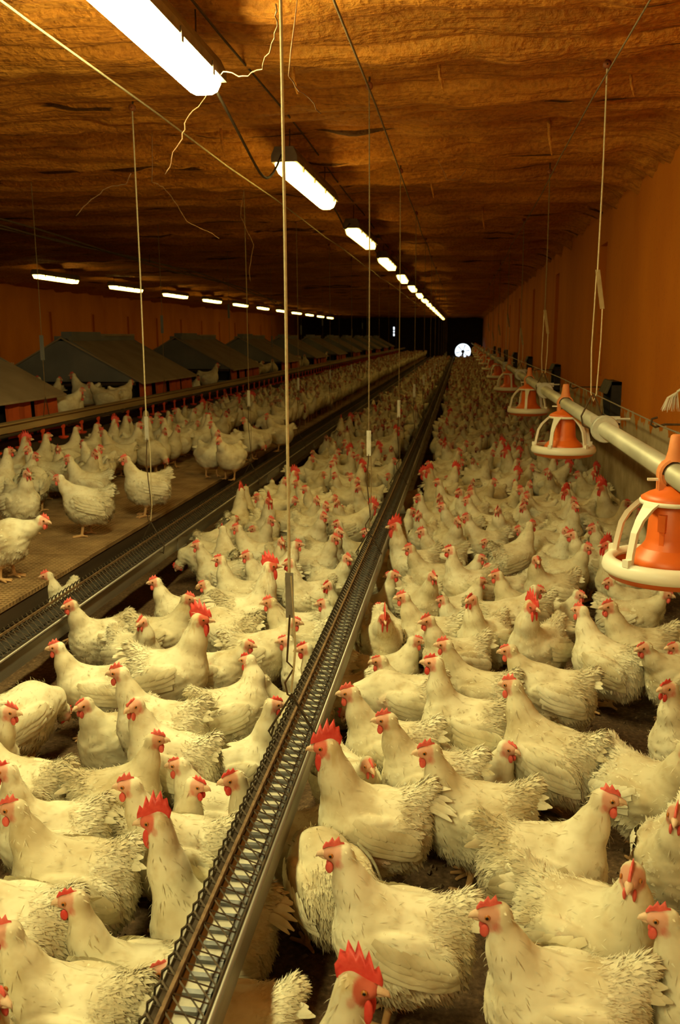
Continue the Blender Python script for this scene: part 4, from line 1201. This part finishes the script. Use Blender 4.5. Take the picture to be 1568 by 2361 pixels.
def place(pose, x, y, z, h, s, where, full):
    D = BIRD[pose]; ck = POSES[pose].get('cock', 0)
    full = bool(full)
    PLACED.append((pose, x, y, z, h, s, where, len(PLACED) < len(FLOCK)))
    o = link('rooster' if ck else 'hen', D['body_hi' if full else 'body_lo'])
    o.location = (x, y, z); o.rotation_euler = (0, 0, math.radians(h)); o.scale = (s, s, s)
    kind = 'combed rooster' if ck else 'plump white hen' if s >= 1.05 else 'small white hen' if s <= 0.97 else 'white hen'
    lb = f'{kind} {PTXT[pose]} towards {compass(h)} {zone(x, y, z, where)}'
    assert len(lb.split()) <= 16, lb
    LABELLED.append((o, lb, f'{kind} {PTXT[pose]} towards {compass(h)}', x, y, where))
    tag(o, lb, 'rooster' if ck else 'hen', ('roosters ' if ck else 'hens ') + zone(x, y, z, where))
    for nm, key in (FULL if full else MIDP):
        p_ = link(nm, D[key], o)
        if nm == 'plumage':
            p_['kind'] = 'stuff'
    return o

FLOCK = [
('A',-1.011,1.513,0.00,340,1.05,'floor'),
('A',-0.840,1.686,0.00,182,1.00,'floor'),
('N',-0.784,1.901,0.00,190,1.02,'floor'),
('S',-0.518,1.785,0.00,195,1.00,'floor'),
('A',-1.111,1.910,0.00,182,1.12,'floor'),
('A',-1.049,2.163,0.00,188,1.06,'floor'),
('RS',-0.653,2.136,0.00,186,1.03,'floor'),
('N',-0.547,2.560,0.00,205,1.05,'floor'),
('N',-0.896,2.520,0.00,350,0.98,'floor'),
('A',-1.092,2.671,0.00,15,0.95,'floor'),
('L',-0.998,2.897,0.00,170,1.05,'floor'),
('A',-1.125,3.144,0.00,182,1.08,'floor'),
('S',-1.342,3.248,0.00,235,1.05,'floor'),
('F',-1.709,3.211,0.00,62,1.05,'floor'),
('A',-1.571,3.558,0.00,200,0.97,'floor'),
('RA',-1.224,3.660,0.00,4,1.08,'floor'),
('RT',-1.083,4.555,0.00,12,1.05,'floor'),
('R',-1.521,4.003,0.00,330,0.95,'floor'),
('F',-1.146,4.299,0.00,165,1.08,'floor'),
('A',-1.498,4.628,0.00,200,0.97,'floor'),
('M',-1.232,4.762,0.00,190,0.95,'floor'),
('T',-1.252,4.986,0.00,192,1.00,'floor'),
('B',-0.879,3.383,0.00,25,1.00,'floor'),
('S',-0.683,3.549,0.00,200,1.00,'floor'),
('N',-0.779,3.085,0.00,20,1.00,'floor'),
('S',-0.666,4.015,0.00,188,1.03,'floor'),
('N',-0.542,3.795,0.00,200,1.00,'floor'),
('M',-0.926,4.058,0.00,5,1.00,'floor'),
('M',-1.078,3.851,0.00,355,0.90,'floor'),
('A',-1.458,4.252,0.00,0,1.00,'floor'),
('A',-1.491,5.435,0.00,190,1.00,'floor'),
('A',-1.129,5.233,0.00,205,1.00,'floor'),
('A',-1.372,5.978,0.00,190,1.00,'floor'),
('A',-1.460,6.336,0.00,345,0.97,'floor'),
('M',-1.747,6.341,0.00,50,1.00,'floor'),
('A',-1.472,7.108,0.00,188,1.03,'floor'),
('S',-1.400,6.549,0.00,205,1.00,'floor'),
('A',-1.086,6.509,0.00,330,1.00,'floor'),
('A',-1.200,7.212,0.00,305,1.00,'floor'),
('A',-1.130,6.923,0.00,330,1.00,'floor'),
('A',-1.128,5.480,0.00,12,1.00,'floor'),
('T',-0.858,4.990,0.00,218,1.00,'floor'),
('N',-0.756,6.497,0.00,200,1.00,'floor'),
('A',-0.908,5.770,0.00,335,1.00,'floor'),
('A',-0.745,5.316,0.00,320,0.97,'floor'),
('N',-0.635,4.916,0.00,232,0.97,'floor'),
('N',-0.538,6.330,0.00,200,0.95,'floor'),
('RM',-0.823,6.895,0.00,5,1.00,'floor'),
('A',-1.018,8.182,0.00,325,1.00,'floor'),
('A',-0.869,8.397,0.00,195,1.00,'floor'),
('X',-1.296,7.699,0.00,5,1.00,'floor'),
('A',-1.304,7.930,0.00,190,1.00,'floor'),
('T',-1.176,7.503,0.00,195,1.00,'floor'),
('T',-1.176,9.091,0.00,210,1.00,'floor'),
('A',-1.701,9.636,0.00,350,1.00,'floor'),
('A',-0.953,9.757,0.00,190,1.00,'floor'),
('RA',-1.017,10.353,0.00,340,1.00,'floor'),
('RA',-1.107,10.100,0.00,200,1.00,'floor'),
('A',-1.291,10.835,0.00,10,1.00,'floor'),
('A',-0.811,9.479,0.00,5,1.00,'floor'),
('N',-0.558,8.829,0.00,190,1.00,'floor'),
('RT',-0.295,5.710,0.00,198,1.05,'floor'),
('A',-0.111,6.011,0.00,195,1.00,'floor'),
('RT',-0.177,8.366,0.00,200,1.00,'floor'),
('N',-0.474,5.154,0.00,345,0.95,'floor'),
('N',-0.481,6.963,0.00,10,1.00,'floor'),
('A',-0.138,4.418,0.00,188,1.00,'floor'),
('T',0.058,5.350,0.00,200,1.02,'floor'),
('A',-0.193,4.933,0.00,300,1.00,'floor'),
('A',-0.048,6.428,0.00,292,1.03,'floor'),
('A',0.187,6.537,0.00,195,1.00,'floor'),
('A',0.006,6.938,0.00,190,1.00,'floor'),
('T',-0.075,7.976,0.00,190,1.00,'floor'),
('T',0.089,7.373,0.00,222,1.05,'floor'),
('A',0.230,7.635,0.00,195,1.00,'floor'),
('A',0.182,8.203,0.00,350,1.00,'floor'),
('A',0.397,7.864,0.00,335,1.00,'floor'),
('A',0.657,7.781,0.00,190,1.00,'floor'),
('A',0.467,7.412,0.00,300,1.00,'floor'),
('A',0.574,7.059,0.00,230,1.00,'floor'),
('A',0.378,6.039,0.00,35,1.08,'floor'),
('T',0.808,6.880,0.00,298,1.05,'floor'),
('A',0.863,5.926,0.00,195,1.05,'floor'),
('A',1.033,6.248,0.00,195,1.00,'floor'),
('RA',0.955,7.471,0.00,215,1.00,'floor'),
('A',1.056,7.972,0.00,190,1.00,'floor'),
('A',0.773,7.294,0.00,345,1.00,'floor'),
('RT',1.251,7.533,0.00,200,1.00,'floor'),
('RT',1.079,7.724,0.00,340,1.00,'floor'),
('RM',0.394,8.824,0.00,0,1.00,'floor'),
('RM',0.914,9.223,0.00,5,1.05,'floor'),
('A',0.596,9.208,0.00,340,1.00,'floor'),
('RT',0.606,9.820,0.00,190,1.00,'floor'),
('A',0.258,10.347,0.00,330,1.00,'floor'),
('A',1.243,8.733,0.00,190,1.00,'floor'),
('A',0.684,7.541,0.00,200,1.00,'floor'),
('RA',-0.135,8.622,0.00,20,1.00,'floor'),
('L',0.536,5.293,0.00,205,1.03,'floor'),
('M',0.246,4.680,0.00,5,1.05,'floor'),
('RL',0.377,4.207,0.00,228,1.03,'floor'),
('S',0.575,5.045,0.00,325,1.00,'floor'),
('M',0.989,5.101,0.00,200,0.95,'floor'),
('A',0.849,4.265,0.00,192,1.08,'floor'),
('T',0.133,4.350,0.00,235,1.03,'floor'),
('A',0.678,4.069,0.00,140,1.08,'floor'),
('T',0.850,3.242,0.00,210,1.05,'floor'),
('M',0.928,4.811,0.00,340,1.00,'floor'),
('A',0.639,2.837,0.00,305,1.08,'floor'),
('S',0.088,3.048,0.00,325,1.02,'floor'),
('A',0.276,2.381,0.00,352,1.10,'floor'),
('A',0.329,3.071,0.00,150,1.12,'floor'),
('M',0.396,3.704,0.00,172,1.05,'floor'),
('T',0.032,3.310,0.00,178,1.08,'floor'),
('A',0.083,3.685,0.00,172,1.00,'floor'),
('A',-0.012,4.081,0.00,205,1.00,'floor'),
('RM',-0.363,4.296,0.00,280,0.95,'floor'),
('S',-0.204,3.777,0.00,182,1.03,'floor'),
('F',-0.234,3.552,0.00,185,1.05,'floor'),
('A',-0.240,3.084,0.00,183,1.05,'floor'),
('A',-0.090,2.858,0.00,180,1.05,'floor'),
('M',-0.345,2.844,0.00,300,0.92,'floor'),
('A',0.065,2.624,0.00,186,1.08,'floor'),
('RA',-0.251,2.531,0.00,186,1.06,'floor'),
('A',-0.138,2.028,0.00,182,1.08,'floor'),
('R',0.349,2.083,0.00,325,1.12,'floor'),
('A',0.236,1.822,0.00,183,1.10,'floor'),
('RS',-0.303,1.565,0.00,352,1.08,'floor'),
('F',-0.344,2.281,0.00,120,1.00,'floor'),
('A',-1.671,2.816,0.00,0,1.00,'floor'),
('A',-1.434,2.655,0.00,182,1.00,'floor'),
('T',-1.214,2.383,0.00,200,1.00,'floor'),
('A',-0.793,2.339,0.00,184,1.03,'floor'),
('R',-2.235,4.767,0.00,268,0.95,'floor'),
('A',-1.781,4.168,0.00,225,1.00,'floor'),
('A',0.642,2.461,0.00,250,1.05,'floor'),
('A',0.346,4.896,0.00,185,1.00,'floor'),
('M',0.965,3.945,0.00,200,1.00,'floor'),
('S',1.113,4.160,0.00,190,1.00,'floor'),
('A',-0.166,5.507,0.00,195,1.00,'floor'),
('S',-0.273,5.292,0.00,190,1.00,'floor'),
('A',-0.785,4.258,0.00,190,1.00,'floor'),
('S',0.030,5.791,0.00,350,1.00,'floor'),
('S',0.314,6.245,0.00,190,1.00,'floor'),
('S',-0.418,5.890,0.00,350,1.00,'floor'),
('F',-1.715,5.938,0.00,190,1.00,'floor'),
('S',-0.589,4.667,0.00,190,1.00,'floor'),
('S',-0.277,4.612,0.00,180,1.00,'floor'),
('S',0.025,5.143,0.00,20,1.00,'floor'),
('S',-0.891,4.707,0.00,190,1.00,'floor'),
('S',0.037,4.856,0.00,190,0.95,'floor'),
('S',-0.305,4.080,0.00,5,1.00,'floor'),
('S',-0.783,2.720,0.00,180,1.02,'floor'),
('A',0.597,1.849,0.00,170,1.05,'floor'),
('X',-2.494,4.639,0.38,0,1.05,'slat'),
('M',-2.496,5.775,0.38,185,1.05,'slat'),
('A',-2.947,5.755,0.38,320,1.05,'slat'),
('A',-2.336,6.498,0.38,210,1.05,'slat'),
('A',-2.953,6.861,0.38,330,1.03,'slat'),
('A',-2.816,6.566,0.38,190,1.00,'slat'),
('F',-3.255,6.571,0.38,100,1.05,'slat'),
('A',-3.247,8.320,0.38,180,1.05,'slat'),
('T',-3.290,8.788,0.38,350,1.06,'slat'),
('A',-2.983,8.750,0.38,320,1.00,'slat'),
('A',-2.954,9.011,0.38,330,1.00,'slat'),
('M',-3.111,9.960,0.38,10,1.00,'slat'),
('T',-3.687,8.202,0.38,60,1.06,'slat'),
('T',-3.611,8.514,0.38,60,1.06,'slat'),
('RT',-3.700,7.172,0.38,30,1.00,'slat'),
('T',-3.699,7.569,0.38,50,1.06,'slat'),
('T',-3.666,9.443,0.38,50,1.06,'slat'),
('T',-3.354,9.270,0.38,40,1.06,'slat'),
('M',-2.140,8.304,0.38,250,1.05,'slat'),
('A',-2.365,8.444,0.38,320,1.03,'slat'),
('A',-2.477,9.393,0.38,190,1.00,'slat'),
('T',-2.807,9.717,0.38,60,1.06,'slat'),
('A',-2.918,10.809,0.38,330,1.00,'slat'),
('T',-3.523,6.507,0.38,40,1.06,'slat'),
('A',-2.250,9.931,0.38,200,1.00,'slat'),
('F',-2.469,11.782,0.38,200,1.00,'slat'),
('A',-2.104,10.472,0.38,200,1.00,'slat'),
('F',-2.287,9.695,0.38,340,1.00,'slat'),
('A',-5.022,10.720,0.80,185,1.00,'nest'),
('A',-4.563,10.720,0.80,180,1.10,'nest'),
('M',-4.100,10.207,0.80,185,1.00,'nest'),
('M',-4.058,9.024,0.80,20,1.00,'nest'),
('S',-4.332,9.084,0.80,15,1.00,'nest'),
('F',-4.551,9.758,0.80,100,1.05,'nest'),
('S',-4.085,9.240,0.80,350,1.00,'nest'),
('A',-4.286,15.400,0.80,20,1.05,'nest'),
('A',-4.976,18.440,0.80,190,1.00,'nest'),
('M',-4.100,10.720,0.80,60,1.00,'nest'),
('S',-4.100,13.760,0.80,330,1.00,'nest'),
('A',-4.803,20.080,0.80,200,1.00,'nest'),
('M',-4.424,19.542,0.80,10,1.00,'nest'),
('A',-5.064,26.691,1.32,300,1.00,'nest'),
('X',-1.430,0.739,0.00,212,1.06,'floor'),
('X',-0.940,0.749,0.00,169,1.01,'floor'),
('X',1.132,0.873,0.00,326,0.96,'floor'),
('A',0.633,0.909,0.00,171,1.05,'floor'),
('Q',-1.632,0.968,0.00,198,1.04,'floor'),
('S',-1.088,1.080,0.00,96,1.00,'floor'),
('T',0.752,1.169,0.00,291,0.95,'floor'),
('A',1.167,1.271,0.00,105,1.05,'floor'),
('A',-1.425,1.364,0.00,1,1.03,'floor'),
('M',0.835,1.612,0.00,257,1.05,'floor'),
('T',-1.516,1.683,0.00,97,1.01,'floor'),
('L',1.222,1.945,0.00,270,1.02,'floor'),
('T',-1.438,2.012,0.00,190,1.00,'floor'),
('A',0.974,2.052,0.00,64,0.94,'floor'),
('A',-1.613,2.256,0.00,62,1.04,'floor'),
('M',0.956,2.364,0.00,356,1.06,'floor'),
('A',1.197,2.539,0.00,118,1.05,'floor'),
('A',1.079,2.795,0.00,190,0.98,'floor'),
('T',1.266,3.212,0.00,118,1.05,'floor'),
('A',1.293,3.772,0.00,86,1.03,'floor'),
('RT',0.969,5.524,0.00,208,0.96,'floor'),
('S',0.297,5.600,0.00,211,1.00,'floor'),
('A',0.685,5.692,0.00,328,1.00,'floor'),
('A',-1.179,5.720,0.00,298,0.98,'floor'),
('A',-1.507,5.728,0.00,119,1.04,'floor'),
('R',1.162,5.740,0.00,333,0.99,'floor'),
('A',-0.896,6.053,0.00,324,0.97,'floor'),
('T',0.667,6.158,0.00,298,0.96,'floor'),
('T',1.303,6.438,0.00,108,0.95,'floor'),
('X',0.665,6.564,0.00,173,0.98,'floor'),
('X',0.987,6.613,0.00,78,0.95,'floor'),
('A',-0.243,6.640,0.00,251,1.02,'floor'),
('RT',-1.479,6.763,0.00,302,0.99,'floor'),
('A',-3.471,6.811,0.38,3,0.96,'slat'),
('A',0.332,6.838,0.00,252,1.04,'floor'),
('A',1.202,6.877,0.00,341,0.99,'floor'),
('RT',-1.737,6.904,0.00,81,1.02,'floor'),
('L',-3.392,7.038,0.38,179,1.04,'slat'),
('T',1.180,7.133,0.00,350,0.98,'floor'),
('A',0.203,7.147,0.00,171,1.01,'floor'),
('T',-0.205,7.155,0.00,192,1.00,'floor'),
('A',-0.924,7.159,0.00,256,0.99,'floor'),
('R',-3.041,7.191,0.38,88,0.98,'slat'),
('T',-1.748,7.256,0.00,100,1.03,'floor'),
('A',-3.358,7.299,0.38,289,1.00,'slat'),
('R',-0.205,7.432,0.00,320,0.99,'floor'),
('S',-0.850,7.485,0.00,194,0.96,'floor'),
('A',-3.158,7.526,0.38,153,0.99,'slat'),
('X',-1.624,7.582,0.00,354,1.02,'floor'),
('B',-0.042,7.647,0.00,292,0.99,'floor'),
('T',-0.809,7.748,0.00,243,0.97,'floor'),
('F',-3.234,7.760,0.38,195,0.98,'slat'),
('T',-1.624,7.819,0.00,346,1.03,'floor'),
('F',-3.593,7.862,0.38,43,0.99,'slat'),
('R',0.600,8.014,0.00,189,1.03,'floor'),
('RT',-1.575,8.061,0.00,0,1.00,'floor'),
('F',-3.283,8.083,0.38,5,1.06,'slat'),
('M',1.307,8.171,0.00,90,1.01,'floor'),
('B',0.906,8.177,0.00,295,0.99,'floor'),
('Q',-0.207,8.154,0.00,4,1.06,'floor'),
('A',-1.441,8.286,0.00,180,0.98,'floor'),
('A',0.586,8.312,0.00,293,0.97,'floor'),
('X',-1.765,8.415,0.00,101,0.97,'floor'),
('S',1.060,8.458,0.00,212,0.99,'floor'),
('X',0.296,8.512,0.00,216,0.99,'floor'),
('F',-2.979,8.494,0.38,334,1.04,'slat'),
('T',-1.096,8.525,0.00,228,0.94,'floor'),
('L',-1.370,8.584,0.00,298,0.99,'floor'),
('A',0.875,8.673,0.00,254,1.03,'floor'),
('X',-1.650,8.696,0.00,297,0.99,'floor'),
('R',-3.679,8.753,0.38,359,1.03,'slat'),
('RT',-1.023,8.795,0.00,341,0.96,'floor'),
('RM',-0.185,8.842,0.00,196,0.97,'floor'),
('A',0.981,8.970,0.00,171,0.96,'floor'),
('RT',-3.632,9.023,0.38,32,0.97,'slat'),
('RM',1.263,9.010,0.00,277,1.02,'floor'),
('Q',0.207,9.031,0.00,203,0.98,'floor'),
('S',-1.536,9.034,0.00,182,1.02,'floor'),
('A',-0.894,9.119,0.00,252,0.94,'floor'),
('M',-4.685,9.130,0.80,352,0.99,'nest'),
('S',-0.002,9.184,0.00,204,1.00,'floor'),
('A',-1.418,9.311,0.00,347,1.06,'floor'),
('RM',1.229,9.362,0.00,14,0.94,'floor'),
('T',-3.024,9.380,0.38,201,1.05,'slat'),
('RT',0.878,9.451,0.00,9,0.94,'floor'),
('A',-0.194,9.430,0.00,165,0.95,'floor'),
('B',0.201,9.429,0.00,313,1.05,'floor'),
('S',-1.214,9.464,0.00,301,0.96,'floor'),
('T',0.498,9.499,0.00,359,0.97,'floor'),
('R',-3.291,9.561,0.38,12,1.02,'slat'),
('A',-0.086,9.637,0.00,332,0.97,'floor'),
('T',1.119,9.687,0.00,277,0.99,'floor'),
('L',0.244,9.704,0.00,182,0.99,'floor'),
('T',-3.643,9.754,0.38,287,1.00,'slat'),
('L',-1.445,9.752,0.00,318,1.01,'floor'),
('Q',0.883,9.780,0.00,251,0.96,'floor'),
('T',-1.242,9.893,0.00,328,0.98,'floor'),
('T',-0.107,9.903,0.00,357,1.05,'floor'),
('Q',0.208,10.018,0.00,64,0.96,'floor'),
('RL',0.605,10.055,0.00,196,1.06,'floor'),
('A',-3.390,10.049,0.38,48,1.00,'slat'),
('RL',-3.654,10.077,0.38,35,1.02,'slat'),
('RT',0.986,10.105,0.00,182,1.04,'floor'),
('A',-4.727,10.138,0.80,63,1.02,'nest'),
('T',-1.453,10.170,0.00,338,0.97,'floor'),
('T',-3.009,10.212,0.38,15,0.99,'slat'),
('M',-0.169,10.216,0.00,332,0.94,'floor'),
('A',1.313,10.301,0.00,264,0.98,'floor'),
('A',0.589,10.307,0.00,215,1.01,'floor'),
('T',-0.758,10.319,0.00,268,1.05,'floor'),
('F',-3.317,10.338,0.38,189,0.95,'slat'),
('T',-3.642,10.384,0.38,7,0.98,'slat'),
('T',-0.100,10.427,0.00,328,0.97,'floor'),
('A',-1.522,10.458,0.00,359,0.94,'floor'),
('RL',1.006,10.471,0.00,61,0.97,'floor'),
('R',-2.999,10.534,0.38,339,0.94,'slat'),
('RM',0.527,10.620,0.00,355,0.96,'floor'),
('S',-1.013,10.629,0.00,119,0.95,'floor'),
('X',-3.481,10.608,0.38,36,0.94,'slat'),
('T',0.801,10.655,0.00,103,0.97,'floor'),
('F',1.247,10.735,0.00,275,0.96,'floor'),
('F',-3.236,10.775,0.38,291,0.98,'slat'),
('RL',-0.072,10.781,0.00,163,1.00,'floor'),
('M',-1.663,10.782,0.00,244,0.95,'floor'),
('L',-3.609,10.830,0.38,60,0.99,'slat'),
('S',-0.804,10.843,0.00,237,1.00,'floor'),
('RT',0.418,10.896,0.00,332,0.97,'floor'),
('A',-3.376,11.035,0.38,199,1.03,'slat'),
('R',1.057,11.043,0.00,293,0.96,'floor'),
('S',-1.076,11.048,0.00,189,1.04,'floor'),
('T',0.633,11.053,0.00,281,0.99,'floor'),
('A',-0.042,11.093,0.00,334,1.04,'floor'),
('L',-3.602,11.132,0.38,43,1.02,'slat'),
('B',-1.598,11.171,0.00,292,0.98,'floor'),
('A',0.319,11.193,0.00,20,0.96,'floor'),
('F',-3.058,11.258,0.38,207,1.04,'slat'),
('A',-1.301,11.293,0.00,206,0.98,'floor'),
('A',1.154,11.318,0.00,177,0.98,'floor'),
('L',-3.381,11.323,0.38,275,1.01,'slat'),
('S',0.719,11.327,0.00,317,1.04,'floor'),
('B',-0.159,11.375,0.00,176,1.04,'floor'),
('Q',-0.925,11.375,0.00,325,0.94,'floor'),
('RT',-0.905,11.733,0.00,341,1.06,'floor'),
('RL',1.277,11.991,0.00,289,1.00,'floor'),
('RM',-3.643,12.070,0.38,31,1.05,'slat'),
('RM',0.845,12.812,0.00,334,0.95,'floor'),
('RT',-2.887,12.905,0.38,188,1.01,'slat'),
('RM',-3.455,13.347,0.38,352,1.05,'slat'),
('RA',-1.776,13.462,0.00,86,1.04,'floor'),
('RL',-3.470,13.600,0.38,218,1.02,'slat'),
('RL',-0.144,13.869,0.00,215,0.95,'floor'),
('RM',-3.359,13.930,0.38,35,1.04,'slat'),
('RL',-1.721,13.961,0.00,285,1.05,'floor'),
('RT',1.059,14.254,0.00,190,0.98,'floor'),
('RT',-0.071,15.113,0.00,200,0.98,'floor'),
('RT',0.829,15.206,0.00,343,0.94,'floor'),
('RT',-0.781,15.658,0.00,288,1.05,'floor'),
('RL',-1.072,15.720,0.00,281,0.94,'floor'),
('RT',-1.582,16.223,0.00,330,0.94,'floor'),
('RT',1.039,16.467,0.00,293,0.98,'floor'),

]
TAKEN = []
def circles(x, y, h, s):
    a = math.radians(h)
    return [(x + math.cos(a) * d * s, y + math.sin(a) * d * s) for d in (-0.095, -0.015, 0.065)]
hens = 0
for (p, x, y, z, h, s, w_) in FLOCK:
    place(p, x, y, z, h, s, w_, y < 7.5)
    hens += not POSES[p].get('cock', 0)
    TAKEN += [(c[0], c[1], w_) for c in circles(x, y, h, s)]
CELL = {}
def reg(x, y, lv):
    CELL.setdefault((int(x * 4), int(y * 4), lv), []).append((x, y))
def free(cs, lv, r):
    for (x, y) in cs:
        i, j = int(x * 4), int(y * 4)
        for di in (-1, 0, 1):
            for dj in (-1, 0, 1):
                for (a, b) in CELL.get((i + di, j + dj, lv), ()):
                    if (a - x) ** 2 + (b - y) ** 2 < r * r:
                        return False
    return True
for (x, y, w_) in TAKEN:
    reg(x, y, w_)
random.seed(77)
HP = ['A'] * 6 + ['T'] * 3 + ['L', 'R', 'B', 'M', 'M', 'X', 'F', 'S', 'S', 'Q']
RP = ['RA', 'RT', 'RT', 'RL', 'RM']
cand = []
def try_add(x, y, z, w_, hset, pose, r):
    h = random.choice(hset) + random.uniform(-30, 30)
    s = random.uniform(0.94, 1.06)
    cs = circles(x, y, h, s)
    ca, sa = abs(math.cos(math.radians(h))) * s, abs(math.sin(math.radians(h))) * s
    lo, hi = x - 0.21 * ca - 0.10 * sa, x + 0.21 * ca + 0.10 * sa
    hx_ = x + 0.17 * math.cos(math.radians(h)) * s
    if w_ == 'floor':
        if hi > XR - 0.015 or lo < TLX + 0.085 or (lo < TRX + 0.075 and hi > TRX - 0.075):
            return
    elif w_ == 'slat':
        if hi > TLX - 0.16 or lo < -3.90 or abs(hx_ - DX) < 0.11:
            return
    if free(cs, w_, r):
        for c in cs:
            reg(c[0], c[1], w_)
        cand.append((pose, x, y, z, h, s, w_))
# the litter floor, nearest first
for i in range(44000):
    y = 11.6 + 51.9 * (i / 44000)
    ck = random.random() < 0.13
    try_add(random.uniform(-1.85, XR - 0.1), y + random.uniform(0, 0.15), 0.0, 'floor', [190, 190, 350, 350, 270, 90, 225, 315], random.choice(RP if ck else HP), 0.196)
# the slats: dense under the drinker rail, open towards the trough
for i in range(24000):
    y = 11.6 + 50 * (i / 24000)
    x = -3.8 + 1.45 * random.random() ** (2.6 if y < 13 else 1.3)
    if y < 12.5 and x > -3.0:
        continue
    try_add(x, y, SLAT, 'slat', [60, 60, 180, 190, 350, 270], random.choice(['T', 'T', 'A', 'A', 'A', 'M', 'L', 'R', 'F', 'X'] if random.random() > 0.05 else RP), 0.186)
for (y0, y1) in ((18.44, 20.08), (23.12, 24.76), (27.8, 29.44)):
    for i in range(10):
        try_add(random.uniform(-4.9, -4.1), random.uniform(y0, y1), LAND, 'nest', [0, 180, 60, 300], random.choice(HP[:-3]), 0.196)
cand.sort(key=lambda c_: c_[2])
FAR = cand
# everything farther off: one flock of low modelled birds
ring = [(-0.225, 0.345, 0.012), (-0.185, 0.31, 0.045), (-0.13, 0.25, 0.086), (-0.03, 0.215, 0.112), (0.06, 0.225, 0.098), (0.10, 0.275, 0.064), (0.122, 0.335, 0.042), (0.135, 0.39, 0.030), (0.150, 0.413, 0.028), (0.172, 0.410, 0.017), (0.198, 0.402, 0.004)]
def low_bird(ck):
    V, F, C = [], [], []
    n = 8; K = len(ring)
    for i, (x, z, r) in enumerate(ring):
        a, b = ring[max(0, i - 1)], ring[min(K - 1, i + 1)]
        t = Vector((b[0] - a[0], 0, b[1] - a[1])).normalized(); u = Vector((-t.z, 0, t.x))
        lift = 0.03 * ck * (i >= 5)
        for j in range(n):
            an = 2 * math.pi * j / n
            p = Vector((x, 0, z + lift)) + u * (r * math.sin(an)) + Vector((0, r * math.cos(an), 0))
            V.append(tuple(p)); C.append(tuple(CREAM if i < 8 else (REDFACE * 0.8 if ck else FACE * 0.8)))
    F += [(i * n + j, i * n + (j + 1) % n, (i + 1) * n + (j + 1) % n, (i + 1) * n + j) for i in range(K - 1) for j in range(n)]
    lf = 0.03 * ck
    def blade(pts, c_, th):
        o = len(V)
        V.extend([(x, -th, z + lf) for x, z in pts] + [(x, th, z + lf) for x, z in pts]); C.extend([c_] * (2 * len(pts)))
        k = len(pts)
        for i in range(1, k - 1):
            F.append((o, o + i, o + i + 1, o + i + 1)); F.append((o + k, o + k + i + 1, o + k + i, o + k + i))
        for i in range(k):
            F.append((o + i, o + (i + 1) % k, o + k + (i + 1) % k, o + k + i))
    red = (0.36, 0.030, 0.022)
    if ck:
        blade([(0.135, 0.435), (0.185, 0.425), (0.185, 0.46), (0.16, 0.495), (0.12, 0.495), (0.11, 0.46)], red, 0.006)
        blade([(0.155, 0.40), (0.185, 0.40), (0.185, 0.355), (0.165, 0.345)], red, 0.012)
    else:
        blade([(0.150, 0.436), (0.185, 0.424), (0.178, 0.446), (0.152, 0.450)], red, 0.004)
        blade([(0.160, 0.395), (0.182, 0.395), (0.178, 0.372), (0.166, 0.370)], red, 0.008)
    for s in (-1, 1):
        o = len(V)
        for z in (0.0, 0.13):
            for j in range(3):
                an = 2.09 * j
                V.append((0.011 * math.cos(an), s * 0.05 + 0.011 * math.sin(an), z)); C.append(tuple(SHANK))
        F += [(o + j, o + (j + 1) % 3, o + 3 + (j + 1) % 3, o + 3 + j) for j in range(3)]
    return np.array(V), np.array(F), np.array(C)
LB = [low_bird(0), low_bird(1)]
VV, FF, CC, off = [], [], [], 0
for (p, x, y, z, h, s, w_) in FAR:
    V, F, C = LB[1 if POSES[p].get('cock', 0) else 0]
    V = V.copy(); V[:, 0] *= 0.88
    if p in ('F', 'X', 'M'):
        k_ = sstep(0.07, 0.16, V[:, 0]); V[:, 2] -= k_ * (0.16 if p != 'M' else 0.05); V[:, 0] += 0.06 * k_
    if p in ('S', 'Q', 'N', 'RS'):
        V[:, 2] = np.maximum(V[:, 2] - 0.095, 0)
    a = math.radians(h); ca, sa = math.cos(a), math.sin(a)
    R_ = np.stack([s * (ca * V[:, 0] - sa * V[:, 1]) + x, s * (sa * V[:, 0] + ca * V[:, 1]) + y, s * V[:, 2] + z], 1)
    VV.append(R_); FF.append(F + off); CC.append(C * random.uniform(0.8, 1.05)); off += len(V)
o = link('chicken_flock', np_mesh('chicken_flock', np.concatenate(VV), np.concatenate(FF), M['feather'], True, np.clip(np.concatenate(CC), 0, 0.9)))
o.data.validate()
tag(o, 'dense distant flock of white chickens filling the far half of the barn', 'flock'); o['kind'] = 'stuff'
print('birds', len(FLOCK), 'cand', len(cand), 'far', len(FAR), 'hens', hens)

# look-alikes that share a label are told apart by how near they stand to a cord or the entrance
same = {}
for r_ in LABELLED:
    same.setdefault(r_[1], []).append(r_)
for lb, rows in same.items():
    if not 1 < len(rows) <= len(ORD):
        continue
    where = rows[0][5]
    if where == 'floor':
        k = min(range(len(HY)), key=lambda i_: abs(HY[i_] - rows[0][4]))
        rows.sort(key=lambda r_: (r_[3] - TRX) ** 2 + (r_[4] - HY[k]) ** 2)
        x_ = rows[0][3]
        zt = lb.split(' towards ')[1]
        short = ('by slat trough' if 'beside the slat trough' in zt else 'between troughs' if 'between both' in zt else 'by floor trough' if 'close to' in zt else 'under pan feeders' if 'pan feeders' in zt else 'along wall')
        for i_, r_ in enumerate(rows):
            r_[0]['label'] = f'{r_[2]} {ORD[i_]} closest to {ORD[k]} trough cord {short}'
    else:
        rows.sort(key=lambda r_: r_[4])
        short = 'on landing among nests' if where == 'nest' else 'on slats under drinker rail' if 'drinker' in lb else 'on slats beside trough'
        for i_, r_ in enumerate(rows):
            r_[0]['label'] = f'{r_[2]} {ORD[i_]} from entrance {short}'
